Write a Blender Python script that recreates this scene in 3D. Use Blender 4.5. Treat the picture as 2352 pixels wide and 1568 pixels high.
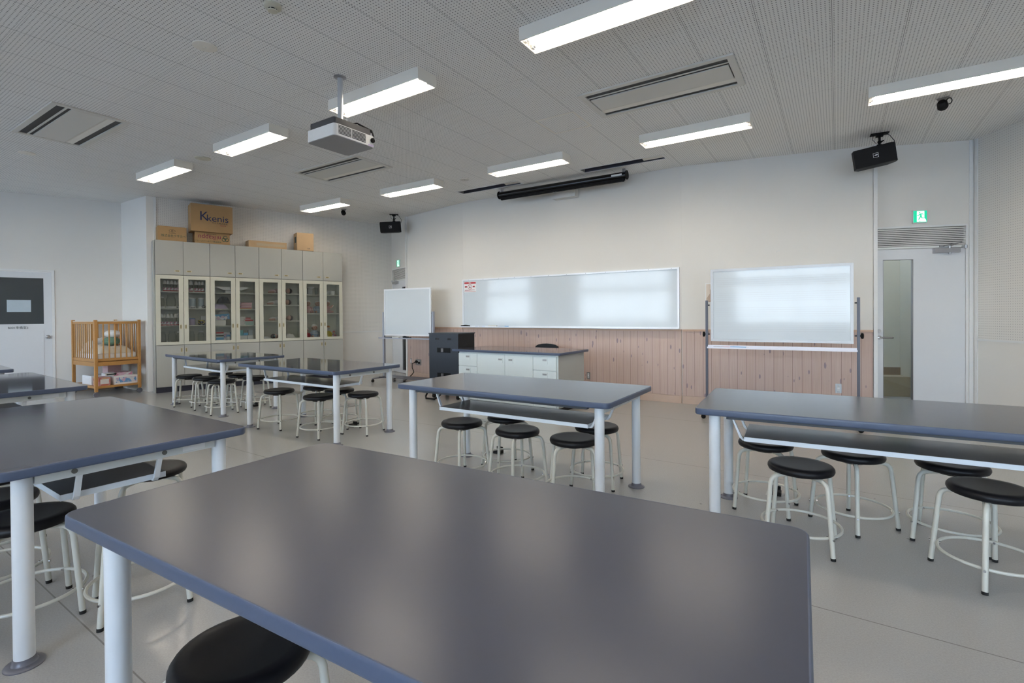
import bpy, bmesh, math, random
from math import sin, cos, pi, radians as R
from mathutils import Vector, Matrix
for o in list(bpy.data.objects): bpy.data.objects.remove(o, do_unlink=True)
S = bpy.context.scene
COL = S.collection
random.seed(7)

# ------------------------------------------------------------------ camera
FPX, PPY, YAW, PITCH, ROLL, CAMH = 1146.0, 733.6, R(30.24), R(0.486), R(0.424), 1.289
f0 = Vector((-sin(YAW), cos(YAW), 0)); r0 = Vector((cos(YAW), sin(YAW), 0)); d0 = Vector((0, 0, -1))
f2 = f0 * cos(PITCH) + d0 * sin(PITCH); d2 = d0 * cos(PITCH) - f0 * sin(PITCH)
r3 = r0 * cos(ROLL) + d2 * sin(ROLL); d3 = -r0 * sin(ROLL) + d2 * cos(ROLL)
cd = bpy.data.cameras.new('camera'); cam = bpy.data.objects.new('camera', cd); COL.objects.link(cam)
cd.sensor_width = 36; cd.lens = FPX * 36 / 2352; cd.shift_y = -(784 - PPY) / 2352; cd.clip_start = .02
m = Matrix((r3, -d3, -f2)).transposed().to_4x4(); m.translation = (0, 0, CAMH); cam.matrix_world = m
S.camera = cam

# ------------------------------------------------------------------ sky, exposure
S.view_settings.view_transform = 'Standard'; S.view_settings.look = 'None'
S.view_settings.gamma = 1; S.view_settings.use_curve_mapping = False
S.view_settings.exposure = 1.25
SKY = 7.0; LAMP = 17.0
w = bpy.data.worlds.new('sky'); S.world = w; w.use_nodes = True
nt = w.node_tree; nt.nodes.clear()
out = nt.nodes.new('ShaderNodeOutputWorld'); bg = nt.nodes.new('ShaderNodeBackground')
tc = nt.nodes.new('ShaderNodeTexCoord'); sx = nt.nodes.new('ShaderNodeSeparateXYZ'); cr = nt.nodes.new('ShaderNodeValToRGB')
nt.links.new(tc.outputs['Generated'], sx.inputs[0]); nt.links.new(sx.outputs[2], cr.inputs[0])
cr.color_ramp.elements[0].position = 0.0; cr.color_ramp.elements[0].color = (.78, .87, 1.0, 1)
cr.color_ramp.elements[1].position = .5; cr.color_ramp.elements[1].color = (.45, .62, .95, 1)
nt.links.new(cr.outputs[0], bg.inputs[0]); bg.inputs[1].default_value = SKY
nt.links.new(bg.outputs[0], out.inputs[0])

# ------------------------------------------------------------------ materials
M = {}
def nodes(name):
    m = bpy.data.materials.new(name); m.use_nodes = True; M[name] = m
    b = m.node_tree.nodes['Principled BSDF']; return m, m.node_tree, b
def mat(name, col, rough=.5, metal=0, spec=.5, var=.04, scale=30, bump=0, emit=None, es=0):
    m, t, b = nodes(name)
    b.inputs['Roughness'].default_value = rough; b.inputs['Metallic'].default_value = metal
    b.inputs['Specular IOR Level'].default_value = spec
    n = t.nodes.new('ShaderNodeTexNoise'); n.inputs['Scale'].default_value = scale; n.inputs['Detail'].default_value = 3
    c = t.nodes.new('ShaderNodeTexCoord'); t.links.new(c.outputs['Object'], n.inputs['Vector'])
    x = t.nodes.new('ShaderNodeMix'); x.data_type = 'RGBA'
    x.inputs['A'].default_value = tuple(v * (1 - var) for v in col) + (1,)
    x.inputs['B'].default_value = tuple(min(1, v * (1 + var)) for v in col) + (1,)
    t.links.new(n.outputs['Fac'], x.inputs['Factor']); t.links.new(x.outputs['Result'], b.inputs['Base Color'])
    if bump:
        bp = t.nodes.new('ShaderNodeBump'); bp.inputs['Strength'].default_value = bump; bp.inputs['Distance'].default_value = .002
        t.links.new(n.outputs['Fac'], bp.inputs['Height']); t.links.new(bp.outputs[0], b.inputs['Normal'])
    if emit:
        b.inputs['Emission Color'].default_value = emit + (1,); b.inputs['Emission Strength'].default_value = es
    return m
def mth(t, op, a, b=None, c=None):
    n = t.nodes.new('ShaderNodeMath'); n.operation = op
    for i, v in enumerate((a, b, c)):
        if v is None: continue
        if isinstance(v, (int, float)): n.inputs[i].default_value = v
        else: t.links.new(v, n.inputs[i])
    return n.outputs[0]
def mixc(t, f, a, b):
    x = t.nodes.new('ShaderNodeMix'); x.data_type = 'RGBA'
    for k, v in (('Factor', f), ('A', a), ('B', b)):
        if isinstance(v, (tuple, float, int)): x.inputs[k].default_value = v if not isinstance(v, tuple) else v + (1,)
        else: t.links.new(v, x.inputs[k])
    return x.outputs['Result']
def uvxy(t):
    u = t.nodes.new('ShaderNodeUVMap'); s = t.nodes.new('ShaderNodeSeparateXYZ'); t.links.new(u.outputs[0], s.inputs[0])
    return s.outputs[0], s.outputs[1]
def holes(t, u, v, pu, pv, r, stagger=False):
    fu = mth(t, 'FRACT', mth(t, 'DIVIDE', u, pu)); fv = mth(t, 'FRACT', mth(t, 'DIVIDE', v, pv))
    du = mth(t, 'MULTIPLY', mth(t, 'SUBTRACT', fu, .5), pu); dv = mth(t, 'MULTIPLY', mth(t, 'SUBTRACT', fv, .5), pv)
    d = mth(t, 'SQRT', mth(t, 'ADD', mth(t, 'MULTIPLY', du, du), mth(t, 'MULTIPLY', dv, dv)))
    return mth(t, 'LESS_THAN', d, r)
def mat_ceiling():
    m, t, b = nodes('perforated_board'); u, v = uvxy(t)
    PU, PV = .459, .912
    h = holes(t, u, v, PU / 18, PV / 36, .0047)
    # some holes are shallower, so paler
    wn = t.nodes.new('ShaderNodeTexWhiteNoise'); wn.noise_dimensions = '2D'
    cv = t.nodes.new('ShaderNodeCombineXYZ')
    t.links.new(mth(t, 'FLOOR', mth(t, 'DIVIDE', u, PU / 18)), cv.inputs[0]); t.links.new(mth(t, 'FLOOR', mth(t, 'DIVIDE', v, PV / 36)), cv.inputs[1])
    t.links.new(cv.outputs[0], wn.inputs['Vector'])
    hs = mth(t, 'MULTIPLY', h, mth(t, 'ADD', .65, mth(t, 'MULTIPLY', wn.outputs['Value'], .35)))
    ju = mth(t, 'LESS_THAN', mth(t, 'ABSOLUTE', mth(t, 'SUBTRACT', mth(t, 'FRACT', mth(t, 'ADD', mth(t, 'DIVIDE', u, PU), .5)), .5)), .0018 / PU)
    jv = mth(t, 'LESS_THAN', mth(t, 'ABSOLUTE', mth(t, 'SUBTRACT', mth(t, 'FRACT', mth(t, 'ADD', mth(t, 'DIVIDE', v, PV), .5)), .5)), .0011 / PV)
    j = mth(t, 'MAXIMUM', mth(t, 'MULTIPLY', ju, .8), mth(t, 'MULTIPLY', jv, .45))
    f = mth(t, 'MAXIMUM', hs, j)
    c = mixc(t, f, (.88, .87, .845), (.15, .15, .15))
    t.links.new(c, b.inputs['Base Color']); b.inputs['Roughness'].default_value = .9
    b.inputs['Specular IOR Level'].default_value = .1
def mat_wall(name, col, perf=False, zlo=.96):
    m, t, b = nodes(name); u, v = uvxy(t)
    n = t.nodes.new('ShaderNodeTexNoise'); n.inputs['Scale'].default_value = 2.5; n.inputs['Detail'].default_value = 4
    c = mixc(t, n.outputs['Fac'], tuple(x * .97 for x in col), tuple(min(1, x * 1.02) for x in col))
    if perf:
        h = holes(t, u, v, .029, .029, .0042)
        h = mth(t, 'MULTIPLY', h, mth(t, 'GREATER_THAN', v, zlo))
        ln = mth(t, 'LESS_THAN', mth(t, 'ABSOLUTE', mth(t, 'SUBTRACT', v, zlo - .008)), .003)
        c = mixc(t, mth(t, 'MAXIMUM', mth(t, 'MULTIPLY', h, .6), mth(t, 'MULTIPLY', ln, .35)), c, (.16, .15, .15))
    t.links.new(c, b.inputs['Base Color']); b.inputs['Roughness'].default_value = .75; b.inputs['Specular IOR Level'].default_value = .25
    n2 = t.nodes.new('ShaderNodeTexNoise'); n2.inputs['Scale'].default_value = 260; bp = t.nodes.new('ShaderNodeBump')
    bp.inputs['Strength'].default_value = .08; bp.inputs['Distance'].default_value = .002
    t.links.new(n2.outputs['Fac'], bp.inputs['Height']); t.links.new(bp.outputs[0], b.inputs['Normal'])
def mat_wainscot():
    m, t, b = nodes('whitewashed_pine'); u, v = uvxy(t); PW = .112
    pid = mth(t, 'FLOOR', mth(t, 'DIVIDE', u, PW)); fr = mth(t, 'FRACT', mth(t, 'DIVIDE', u, PW))
    wn = t.nodes.new('ShaderNodeTexWhiteNoise'); wn.noise_dimensions = '1D'; t.links.new(pid, wn.inputs['W'])
    def vec(su, sv, off):
        cv = t.nodes.new('ShaderNodeCombineXYZ'); t.links.new(mth(t, 'MULTIPLY', u, su), cv.inputs[0])
        t.links.new(mth(t, 'ADD', mth(t, 'MULTIPLY', v, sv), mth(t, 'MULTIPLY', wn.outputs['Value'], off)), cv.inputs[1]); return cv.outputs[0]
    g = t.nodes.new('ShaderNodeTexNoise'); g.inputs['Scale'].default_value = 1; g.inputs['Detail'].default_value = 5
    t.links.new(vec(70, 2.2, 40), g.inputs['Vector'])
    k = t.nodes.new('ShaderNodeTexVoronoi'); k.inputs['Scale'].default_value = 1; t.links.new(vec(17, 5.4, 31), k.inputs['Vector'])
    kr = t.nodes.new('ShaderNodeSeparateColor'); t.links.new(k.outputs['Color'], kr.inputs[0])
    rad = mth(t, 'MULTIPLY', mth(t, 'MAXIMUM', mth(t, 'SUBTRACT', kr.outputs[0], .35), 0), .36)
    kn = mth(t, 'LESS_THAN', k.outputs['Distance'], rad)
    w2 = t.nodes.new('ShaderNodeTexNoise'); w2.inputs['Scale'].default_value = 1; w2.inputs['Detail'].default_value = 2
    t.links.new(vec(9, 1.6, 11), w2.inputs['Vector'])
    c = mixc(t, g.outputs['Fac'], (.42, .265, .20), (.66, .51, .43))
    c = mixc(t, mth(t, 'MULTIPLY', w2.outputs['Fac'], .5), c, (.60, .49, .48))
    c = mixc(t, mth(t, 'MULTIPLY', wn.outputs['Value'], .30), c, (.50, .36, .30))
    c = mixc(t, mth(t, 'MULTIPLY', kn, .72), c, (.22, .17, .22))
    gr = mth(t, 'LESS_THAN', mth(t, 'ABSOLUTE', mth(t, 'SUBTRACT', fr, .5)), .485)
    c = mixc(t, gr, (.20, .12, .10), c)
    t.links.new(c, b.inputs['Base Color']); b.inputs['Roughness'].default_value = .55
    bp = t.nodes.new('ShaderNodeBump'); bp.inputs['Strength'].default_value = .5; bp.inputs['Distance'].default_value = .003
    t.links.new(gr, bp.inputs['Height']); t.links.new(bp.outputs[0], b.inputs['Normal'])
def mat_floor():
    m, t, b = nodes('vinyl_floor'); u, v = uvxy(t)
    cv = t.nodes.new('ShaderNodeTexCoord')
    n = t.nodes.new('ShaderNodeTexNoise'); n.inputs['Scale'].default_value = 150; n.inputs['Detail'].default_value = 4; n.inputs['Roughness'].default_value = .7
    n3 = t.nodes.new('ShaderNodeTexNoise'); n3.inputs['Scale'].default_value = 1.3; n3.inputs['Detail'].default_value = 3
    for q in (n, n3): t.links.new(cv.outputs['Object'], q.inputs['Vector'])
    c = mixc(t, n.outputs['Fac'], (.29, .286, .28), (.50, .494, .48))
    c = mixc(t, mth(t, 'MULTIPLY', n3.outputs['Fac'], .2), c, (.44, .43, .415))
    # scuffs and spots
    vo = t.nodes.new('ShaderNodeTexVoronoi'); vo.inputs['Scale'].default_value = 2.6; t.links.new(cv.outputs['Object'], vo.inputs['Vector'])
    c = mixc(t, mth(t, 'MULTIPLY', mth(t, 'LESS_THAN', vo.outputs['Distance'], .022), .6), c, (.12, .12, .12))
    s1 = mth(t, 'LESS_THAN', mth(t, 'ABSOLUTE', mth(t, 'SUBTRACT', mth(t, 'FRACT', mth(t, 'ADD', mth(t, 'DIVIDE', mth(t, 'SUBTRACT', v, 2.555), 1.82), .5)), .5)), .0016)
    c = mixc(t, mth(t, 'MULTIPLY', s1, .55), c, (.10, .09, .08))
    t.links.new(c, b.inputs['Base Color']); b.inputs['Roughness'].default_value = .28; b.inputs['Specular IOR Level'].default_value = .45
    b.inputs['Roughness'].default_value = .26
    bp = t.nodes.new('ShaderNodeBump'); bp.inputs['Strength'].default_value = .10; bp.inputs['Distance'].default_value = .001
    t.links.new(n.outputs['Fac'], bp.inputs['Height']); t.links.new(bp.outputs[0], b.inputs['Normal'])
def mat_glass(name, tint=(.93, .96, .95), ior=1.5, refl=1.0):
    m = bpy.data.materials.new(name); m.use_nodes = True; M[name] = m; t = m.node_tree; t.nodes.clear()
    o = t.nodes.new('ShaderNodeOutputMaterial'); mx = t.nodes.new('ShaderNodeMixShader'); tr = t.nodes.new('ShaderNodeBsdfTransparent')
    gl = t.nodes.new('ShaderNodeBsdfGlossy'); gl.inputs['Roughness'].default_value = .02; fr = t.nodes.new('ShaderNodeFresnel'); fr.inputs[0].default_value = ior
    tr.inputs[0].default_value = tint + (1,)
    f = mth(t, 'MULTIPLY', fr.outputs[0], refl)
    t.links.new(f, mx.inputs[0]); t.links.new(tr.outputs[0], mx.inputs[1]); t.links.new(gl.outputs[0], mx.inputs[2]); t.links.new(mx.outputs[0], o.inputs[0])
def mat_stripe(name, a, b_, period):
    m, t, b = nodes(name); tc = t.nodes.new('ShaderNodeTexCoord'); s = t.nodes.new('ShaderNodeSeparateXYZ'); t.links.new(tc.outputs['Object'], s.inputs[0])
    f = mth(t, 'LESS_THAN', mth(t, 'FRACT', mth(t, 'DIVIDE', s.outputs[2], period)), .5)
    t.links.new(mixc(t, f, a, b_), b.inputs['Base Color']); b.inputs['Roughness'].default_value = .9
def mat_wood(name, a, c_, sc=(6, 60, 60)):
    m, t, b = nodes(name); tc = t.nodes.new('ShaderNodeTexCoord'); mp = t.nodes.new('ShaderNodeMapping'); mp.inputs['Scale'].default_value = sc
    n = t.nodes.new('ShaderNodeTexNoise'); n.inputs['Scale'].default_value = 1; n.inputs['Detail'].default_value = 4
    t.links.new(tc.outputs['Object'], mp.inputs[0]); t.links.new(mp.outputs[0], n.inputs['Vector'])
    t.links.new(mixc(t, n.outputs['Fac'], a, c_), b.inputs['Base Color']); b.inputs['Roughness'].default_value = .4
def mat_blotch(name, cols, scale=20, rough=.6):
    m, t, b = nodes(name); tc = t.nodes.new('ShaderNodeTexCoord'); n = t.nodes.new('ShaderNodeTexVoronoi'); n.inputs['Scale'].default_value = scale
    t.links.new(tc.outputs['Object'], n.inputs['Vector']); s = t.nodes.new('ShaderNodeSeparateColor'); t.links.new(n.outputs['Color'], s.inputs[0])
    r = t.nodes.new('ShaderNodeValToRGB'); r.color_ramp.interpolation = 'CONSTANT'
    while len(r.color_ramp.elements) < len(cols): r.color_ramp.elements.new(.5)
    for i, c in enumerate(cols): r.color_ramp.elements[i].position = i / len(cols); r.color_ramp.elements[i].color = c + (1,)
    t.links.new(s.outputs[0], r.inputs[0]); t.links.new(r.outputs[0], b.inputs['Base Color']); b.inputs['Roughness'].default_value = rough

mat_ceiling(); mat_floor(); mat_wainscot()
mat_wall('painted_wall', (.76, .735, .695)); mat_wall('panel_wall', (.76, .735, .695), True)
mat_wall('corridor_wall', (.62, .60, .52))
mat('trim_white', (.76, .76, .75), .4); mat('door_white', (.70, .71, .73), .35, var=.01)
mat('dark_gap', (.02, .02, .02), .8); mat('louver', (.68, .67, .64), .4)
mat('pine_rail', (.56, .38, .28), .5, scale=8, var=.12); mat('baseboard_wood', (.58, .43, .34), .5, var=.1, scale=10)
mat('laminate', (.056, .061, .088), .22, spec=.5, var=.03, scale=300)
mat('shelf_laminate', (.17, .172, .175), .28, spec=.6, var=.03, scale=300)
def sheen(name, hi, k=.93, p=6):
    # a fine texture looks smoother the flatter it is seen
    t = M[name].node_tree; b = t.nodes['Principled BSDF']; l = t.nodes.new('ShaderNodeLayerWeight'); l.inputs[0].default_value = .5
    t.links.new(mth(t, 'MULTIPLY', hi, mth(t, 'SUBTRACT', 1, mth(t, 'MULTIPLY', k, mth(t, 'POWER', l.outputs['Facing'], p)))), b.inputs['Roughness'])
sheen('shelf_laminate', .245); sheen('vinyl_floor', .245, .6)
t_ = M['laminate'].node_tree; l_ = t_.nodes.new('ShaderNodeLayerWeight'); l_.inputs[0].default_value = .5; r_ = t_.nodes.new('ShaderNodeMapRange'); r_.interpolation_type = 'SMOOTHSTEP'
for k_, v_ in (('From Min', .775), ('From Max', .91), ('To Min', .285), ('To Max', .06)): r_.inputs[k_].default_value = v_
t_.links.new(l_.outputs['Facing'], r_.inputs['Value']); t_.links.new(r_.outputs[0], t_.nodes['Principled BSDF'].inputs['Roughness'])
mat('edge_vinyl', (.070, .092, .150), .33, spec=.5, var=.05, scale=90)
mat('leg_paint', (.72, .75, .78), .30, var=.01); mat('flange', (.16, .16, .19), .35, .2, var=.05)
mat('shelf_paint', (.66, .72, .78), .32, var=.01); mat('rail_paint', (.68, .70, .68), .35, var=.01)

mat('bar_steel', (.045, .05, .06), .5); mat('bolt', (.16, .16, .15), .35, .8)
mat('seat_vinyl', (.006, .006, .008), .40, spec=.28, var=.2, scale=60, bump=.05)
mat('stool_paint', (.66, .65, .58), .28, var=.05, scale=25); mat('rubber', (.01, .01, .01), .7)
mat('chrome', (.62, .62, .63), .18, 1); mat('steel', (.42, .42, .44), .35, .9); mat('aluminium', (.52, .53, .55), .4, .3, var=.02)
mat('cab_grey', (.42, .42, .385), .42, var=.01); mat('cab_cream', (.60, .59, .49), .42, var=.01); mat('cab_inside', (.62, .62, .54), .6, var=.02)
mat('cab_plinth', (.028, .03, .045), .5); mat('brass', (.30, .25, .13), .4, .5); mat('brass_light', (.55, .51, .37), .45, .2)
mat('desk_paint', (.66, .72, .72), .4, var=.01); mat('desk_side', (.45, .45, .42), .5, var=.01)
mat('rack_black', (.018, .024, .036), .42, var=.05); mat('rack_side', (.008, .008, .009), .6); mat('black', (.006, .006, .007), .6, spec=.2); mat('black_gloss', (.010, .010, .011), .2)
mat('board_white', (.64, .69, .73), .10, spec=.42, var=.005, scale=2)
mat('frame_light', (.78, .79, .82), .35, .3, var=.01); mat('stand_grey', (.10, .105, .13), .42, .3); mat('stand_silver', (.34, .36, .42), .4, .4)
mat('tray_white', (.80, .80, .88), .4); mat('staff_line', (.52, .53, .56), .5)
mat('card', (.42, .26, .12), .8, var=.06, scale=12); mat('card_light', (.50, .34, .19), .8, var=.05, scale=12); mat('card_tape', (.46, .36, .23), .35)
mat('ink_blue', (.02, .03, .10), .7); mat('ink_dark', (.03, .04, .04), .7); mat('ink_red', (.36, .05, .05), .7); mat('ink_wine', (.22, .02, .07), .7); mat('ink_green', (.02, .09, .06), .7)
mat_wood('crib_wood', (.44, .21, .055), (.56, .29, .09)); mat('crib_rail_white', (.72, .70, .64), .4)
mat('linen', (.66, .60, .50), .9, var=.08, scale=9); mat('cloth_white', (.82, .80, .78), .9, var=.06, scale=14); mat('cloth_green', (.18, .30, .22), .9, var=.3, scale=60)
mat('paper', (.82, .82, .82), .6); mat('paper_blue', (.46, .54, .60), .6); mat('dark_pane', (.045, .055, .06), .25, spec=.6, var=.1, scale=4)
mat('ac_panel', (.70, .68, .63), .5, var=.01); mat('ac_dark', (.006, .006, .007), .5); mat('lamp_housing', (.84, .80, .72), .4, var=.01); mat('reflector', (.36, .36, .36), .3, var=.01)
mat('tube_glow', (1, 1, 1), .3, emit=(1.0, .90, .76), es=LAMP)
mat('plastic_white', (.72, .72, .72), .3); mat('plastic_beige', (.62, .59, .48), .4); mat('proj_under', (.30, .30, .31), .4); mat('proj_dark', (.05, .05, .055), .45)
mat('slot_dark', (.085, .09, .115), .35, .2); mat('sign_green', (.0, .45, .25), .4, emit=(.01, .60, .32), es=.36); mat('sign_white', (.9, .9, .9), .4, emit=(.85, 1, .93), es=.42)
mat('red', (.50, .03, .04), .4); mat('blue', (.02, .16, .55), .4); mat('sky_blue', (.12, .42, .72), .4); mat('pink', (.62, .32, .36), .8, var=.1); mat('pink_pale', (.66, .46, .46), .9, var=.08); mat('orange', (.60, .27, .10), .8)
mat('skin', (.50, .30, .23), .6, var=.03); mat('hair', (.03, .02, .018), .7); mat('hat_white', (.66, .63, .60), .9); mat('yellow', (.55, .45, .05), .7)
mat('plate_steel', (.34, .34, .34), .3, .6); mat('cover_green', (.42, .55, .50), .6); mat('aqua', (.12, .42, .48), .4); mat('lilac', (.50, .42, .60), .6)
mat('hand_brown', (.33, .20, .12), .3); mat('brown_base', (.22, .15, .09), .5); mat('corr_floor', (.40, .32, .20), .4)
mat('outside_ground', (.42, .40, .38), .9, var=.15, scale=.6); mat('window_frame', (.60, .61, .63), .4, .4)
mat_glass('glass'); mat_glass('cab_glass', (.96, .975, .96)); mat_glass('jar_glass', (.95, .97, .97), 1.35, .4)
mat_stripe('stripe_pink', (.58, .24, .28), (.62, .52, .48), .022); mat_stripe('stripe_blue', (.12, .22, .36), (.60, .62, .62), .022)
mat_blotch('print_pink', [(.62, .45, .55), (.70, .68, .70), (.55, .25, .35), (.70, .55, .50)], 25)
mat_blotch('print_red', [(.55, .18, .14), (.62, .40, .22), (.60, .30, .30)], 22)
mat_blotch('print_blue', [(.15, .35, .65), (.66, .68, .74), (.60, .45, .58), (.66, .66, .70)], 26)
mat_blotch('foil', [(.34, .20, .12), (.62, .50, .38), (.42, .28, .18), (.50, .36, .26)], 9, .25)
mat_blotch('toy_print', [(.5, .1, .08), (.55, .45, .08), (.12, .10, .3), (.6, .5, .5)], 30)

# ------------------------------------------------------------------ mesh builder
class MB:
    def __init__(s): s.v = []; s.f = []
    def add(s, vs, fs):
        o = len(s.v); s.v += [tuple(v) for v in vs]; s.f += [tuple(i + o for i in f) for f in fs]; return s
    def box(s, x0, x1, y0, y1, z0, z1):
        x0, x1 = sorted((x0, x1)); y0, y1 = sorted((y0, y1)); z0, z1 = sorted((z0, z1))
        return s.add([(x, y, z) for z in (z0, z1) for y in (y0, y1) for x in (x0, x1)],
                     [(0, 2, 3, 1), (4, 5, 7, 6), (0, 1, 5, 4), (2, 6, 7, 3), (0, 4, 6, 2), (1, 3, 7, 5)])
    def rbox(s, x0, x1, y0, y1, z0, z1, r=.01, n=3, axis='z'):
        # box whose edges parallel to z are rounded
        P = []
        for cx, cy, a0 in ((x1 - r, y1 - r, 0), (x0 + r, y1 - r, 90), (x0 + r, y0 + r, 180), (x1 - r, y0 + r, 270)):
            for i in range(n + 1):
                a = R(a0 + 90 * i / n); P.append((cx + r * cos(a), cy + r * sin(a)))
        return s.prism(P, z0, z1)
    def prism(s, P, z0, z1, plane='xy'):
        n = len(P)
        def c(p, z): return {'xy': (p[0], p[1], z), 'xz': (p[0], z, p[1]), 'yz': (z, p[0], p[1])}[plane]
        a = sum(P[i][0] * P[(i + 1) % n][1] - P[(i + 1) % n][0] * P[i][1] for i in range(n))
        if (a < 0) != (plane == 'xz'): P = P[::-1]
        vs = [c(p, z0) for p in P] + [c(p, z1) for p in P]
        fs = [tuple(range(n - 1, -1, -1)), tuple(range(n, 2 * n))] + [(i, (i + 1) % n, n + (i + 1) % n, n + i) for i in range(n)]
        return s.add(vs, fs)
    def lathe(s, prof, n=24, cx=0, cy=0, cz=0, sx=1, sy=1):
        vs = []; fs = []
        for (r, z) in prof:
            for i in range(n): vs.append((cx + r * sx * cos(2 * pi * i / n), cy + r * sy * sin(2 * pi * i / n), cz + z))
        for k in range(len(prof) - 1):
            for i in range(n): fs.append((k * n + i, k * n + (i + 1) % n, (k + 1) * n + (i + 1) % n, (k + 1) * n + i))
        if prof[0][0] > 1e-6: fs.append(tuple(range(n - 1, -1, -1)))
        if prof[-1][0] > 1e-6: fs.append(tuple((len(prof) - 1) * n + i for i in range(n)))
        return s.add(vs, fs)
    def tube(s, P, r, n=8, closed=False, caps=True):
        P = [Vector(p) for p in P]; N = len(P); vs = []; fs = []
        t0 = (P[1] - P[0]).normalized(); up = Vector((0, 0, 1)) if abs(t0.z) < .9 else Vector((1, 0, 0))
        u = t0.cross(up).normalized()
        for k in range(N):
            if closed: t = (P[(k + 1) % N] - P[k - 1]).normalized()
            else: t = (P[min(k + 1, N - 1)] - P[max(k - 1, 0)]).normalized()
            u = (u - t * u.dot(t)).normalized(); v = t.cross(u)
            rr = r[k] if isinstance(r, (list, tuple)) else r
            for i in range(n): a = 2 * pi * i / n; vs.append(P[k] + (u * cos(a) + v * sin(a)) * rr)
        K = N if closed else N - 1
        for k in range(K):
            for i in range(n): fs.append((k * n + i, k * n + (i + 1) % n, ((k + 1) % N) * n + (i + 1) % n, ((k + 1) % N) * n + i))
        if not closed and caps: fs += [tuple(range(n - 1, -1, -1)), tuple((N - 1) * n + i for i in range(n))]
        return s.add(vs, fs)
    def cyl(s, a, b, r, n=12): return s.tube([a, b], r, n)
    def ball(s, c, r, n=14, m_=9, sx=1, sy=1, sz=1):
        prof = [(max(r * sin(pi * k / m_), 0), -r * cos(pi * k / m_) * sz) for k in range(m_ + 1)]
        prof[0] = (1e-7, prof[0][1]); prof[-1] = (1e-7, prof[-1][1])
        return s.lathe(prof, n, c[0], c[1], c[2], sx, sy)
    def sweep_rr(s, L, W, rad, prof, n=6, caps=(False, False)):
        # rounded rectangle loops (0..L, 0..W) following profile (inset, z)
        loops = []
        for ins, z in prof:
            loop = []; rr = max(rad - ins, .0005)
            for cx, cy, a0 in ((L - rad, W - rad, 0), (rad, W - rad, 90), (rad, rad, 180), (L - rad, rad, 270)):
                for i in range(n + 1):
                    a = R(a0 + 90 * i / n); loop.append((cx + rr * cos(a), cy + rr * sin(a), z))
            loops.append(loop)
        k = len(loops[0]); vs = [v for l in loops for v in l]; fs = []
        for j in range(len(loops) - 1):
            for i in range(k): fs.append((j * k + i, j * k + (i + 1) % k, (j + 1) * k + (i + 1) % k, (j + 1) * k + i))
        if caps[0]: fs.append(tuple(range(k - 1, -1, -1)))
        if caps[1]: fs.append(tuple((len(loops) - 1) * k + i for i in range(k)))
        return s.add(vs, fs)
    def xf(s, mtx): s.v = [tuple(mtx @ Vector(v)) for v in s.v]; return s
    def cat(s, o): return s.add(o.v, o.f)
    def mesh(s, name, m, smooth=False, uv=None):
        me = bpy.data.meshes.new(name); me.from_pydata(s.v, [], s.f); me.update()
        bm = bmesh.new(); bm.from_mesh(me); bmesh.ops.recalc_face_normals(bm, faces=bm.faces)
        if smooth:
            for f in bm.faces: f.smooth = True
            for e in bm.edges:
                if len(e.link_faces) == 2 and e.calc_face_angle(0) > R(38): e.smooth = False
        bm.to_mesh(me); bm.free()
        if uv:
            l = me.uv_layers.new(name='UVMap')
            for lp in me.loops: l.data[lp.index].uv = uv(me.vertices[lp.vertex_index].co)
        me.materials.append(M[m]); return me
def link(o, parent=None, loc=(0, 0, 0), rot=0):
    COL.objects.link(o)
    if parent is not None: o.parent = parent
    o.location = loc
    if isinstance(rot, (int, float)): o.rotation_euler = (0, 0, rot)
    else: o.rotation_euler = rot
    return o
def part(name, mb, m, parent, smooth=False, loc=(0, 0, 0), rot=0, uv=None, label=None):
    o = link(bpy.data.objects.new(name, mb.mesh(name, m, smooth, uv)), parent, loc, rot)
    if label: o['label'] = label
    return o
def tag(o, label, cat, group=None):
    o['label'] = label; o['category'] = cat
    if group: o['group'] = group
    return o
def thing(name, label, cat, loc=(0, 0, 0), rot=0, group=None):
    return tag(link(bpy.data.objects.new(name, None), None, loc, rot), label, cat, group)
def single(name, mb, m, label, cat, loc=(0, 0, 0), rot=0, group=None, smooth=False):
    return tag(part(name, mb, m, None, smooth, loc, rot), label, cat, group)
def struct(name, mb, m, parent=None, smooth=False, loc=(0, 0, 0), rot=0, uv=None):
    o = part(name, mb, m, parent, smooth, loc, rot, uv)
    if parent is None: o['kind'] = 'structure'
    return o
def kids(o): return [c for c in bpy.data.objects if c.parent == o]
def dup(root, loc, rot, label, group=None):
    def cp(o, par):
        c = o.copy(); COL.objects.link(c); c.parent = par
        for ch in kids_of[o]: cp(ch, c)
        return c
    kids_of = {}
    def walk(o):
        kids_of[o] = [c for c in CH.get(o.name, [])]
        for c in kids_of[o]: walk(c)
    CH = {}
    for o in list(COL.objects):
        if o.parent: CH.setdefault(o.parent.name, []).append(o)
    walk(root)
    r = cp(root, None); r.location = loc; r.rotation_euler = (0, 0, rot); r['label'] = label
    if group: r['group'] = group
    return r
def text(s, size, m, parent, loc, rot, name='lettering', ext=.0006, align='CENTER', sx=1):
    c = bpy.data.curves.new('t', 'FONT'); c.body = s; c.size = size; c.extrude = ext; c.align_x = align; c.align_y = 'CENTER'
    o = bpy.data.objects.new('t', c); COL.objects.link(o); bpy.context.view_layer.update()
    me = bpy.data.meshes.new_from_object(o.evaluated_get(bpy.context.evaluated_depsgraph_get()))
    bpy.data.objects.remove(o, do_unlink=True); me.materials.clear(); me.materials.append(M[m])
    for v in me.vertices: v.co.x *= sx
    return link(bpy.data.objects.new(name, me), parent, loc, rot)
FRONT = (pi / 2, 0, 0)      # lettering upright on a face that looks towards local -y

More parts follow.
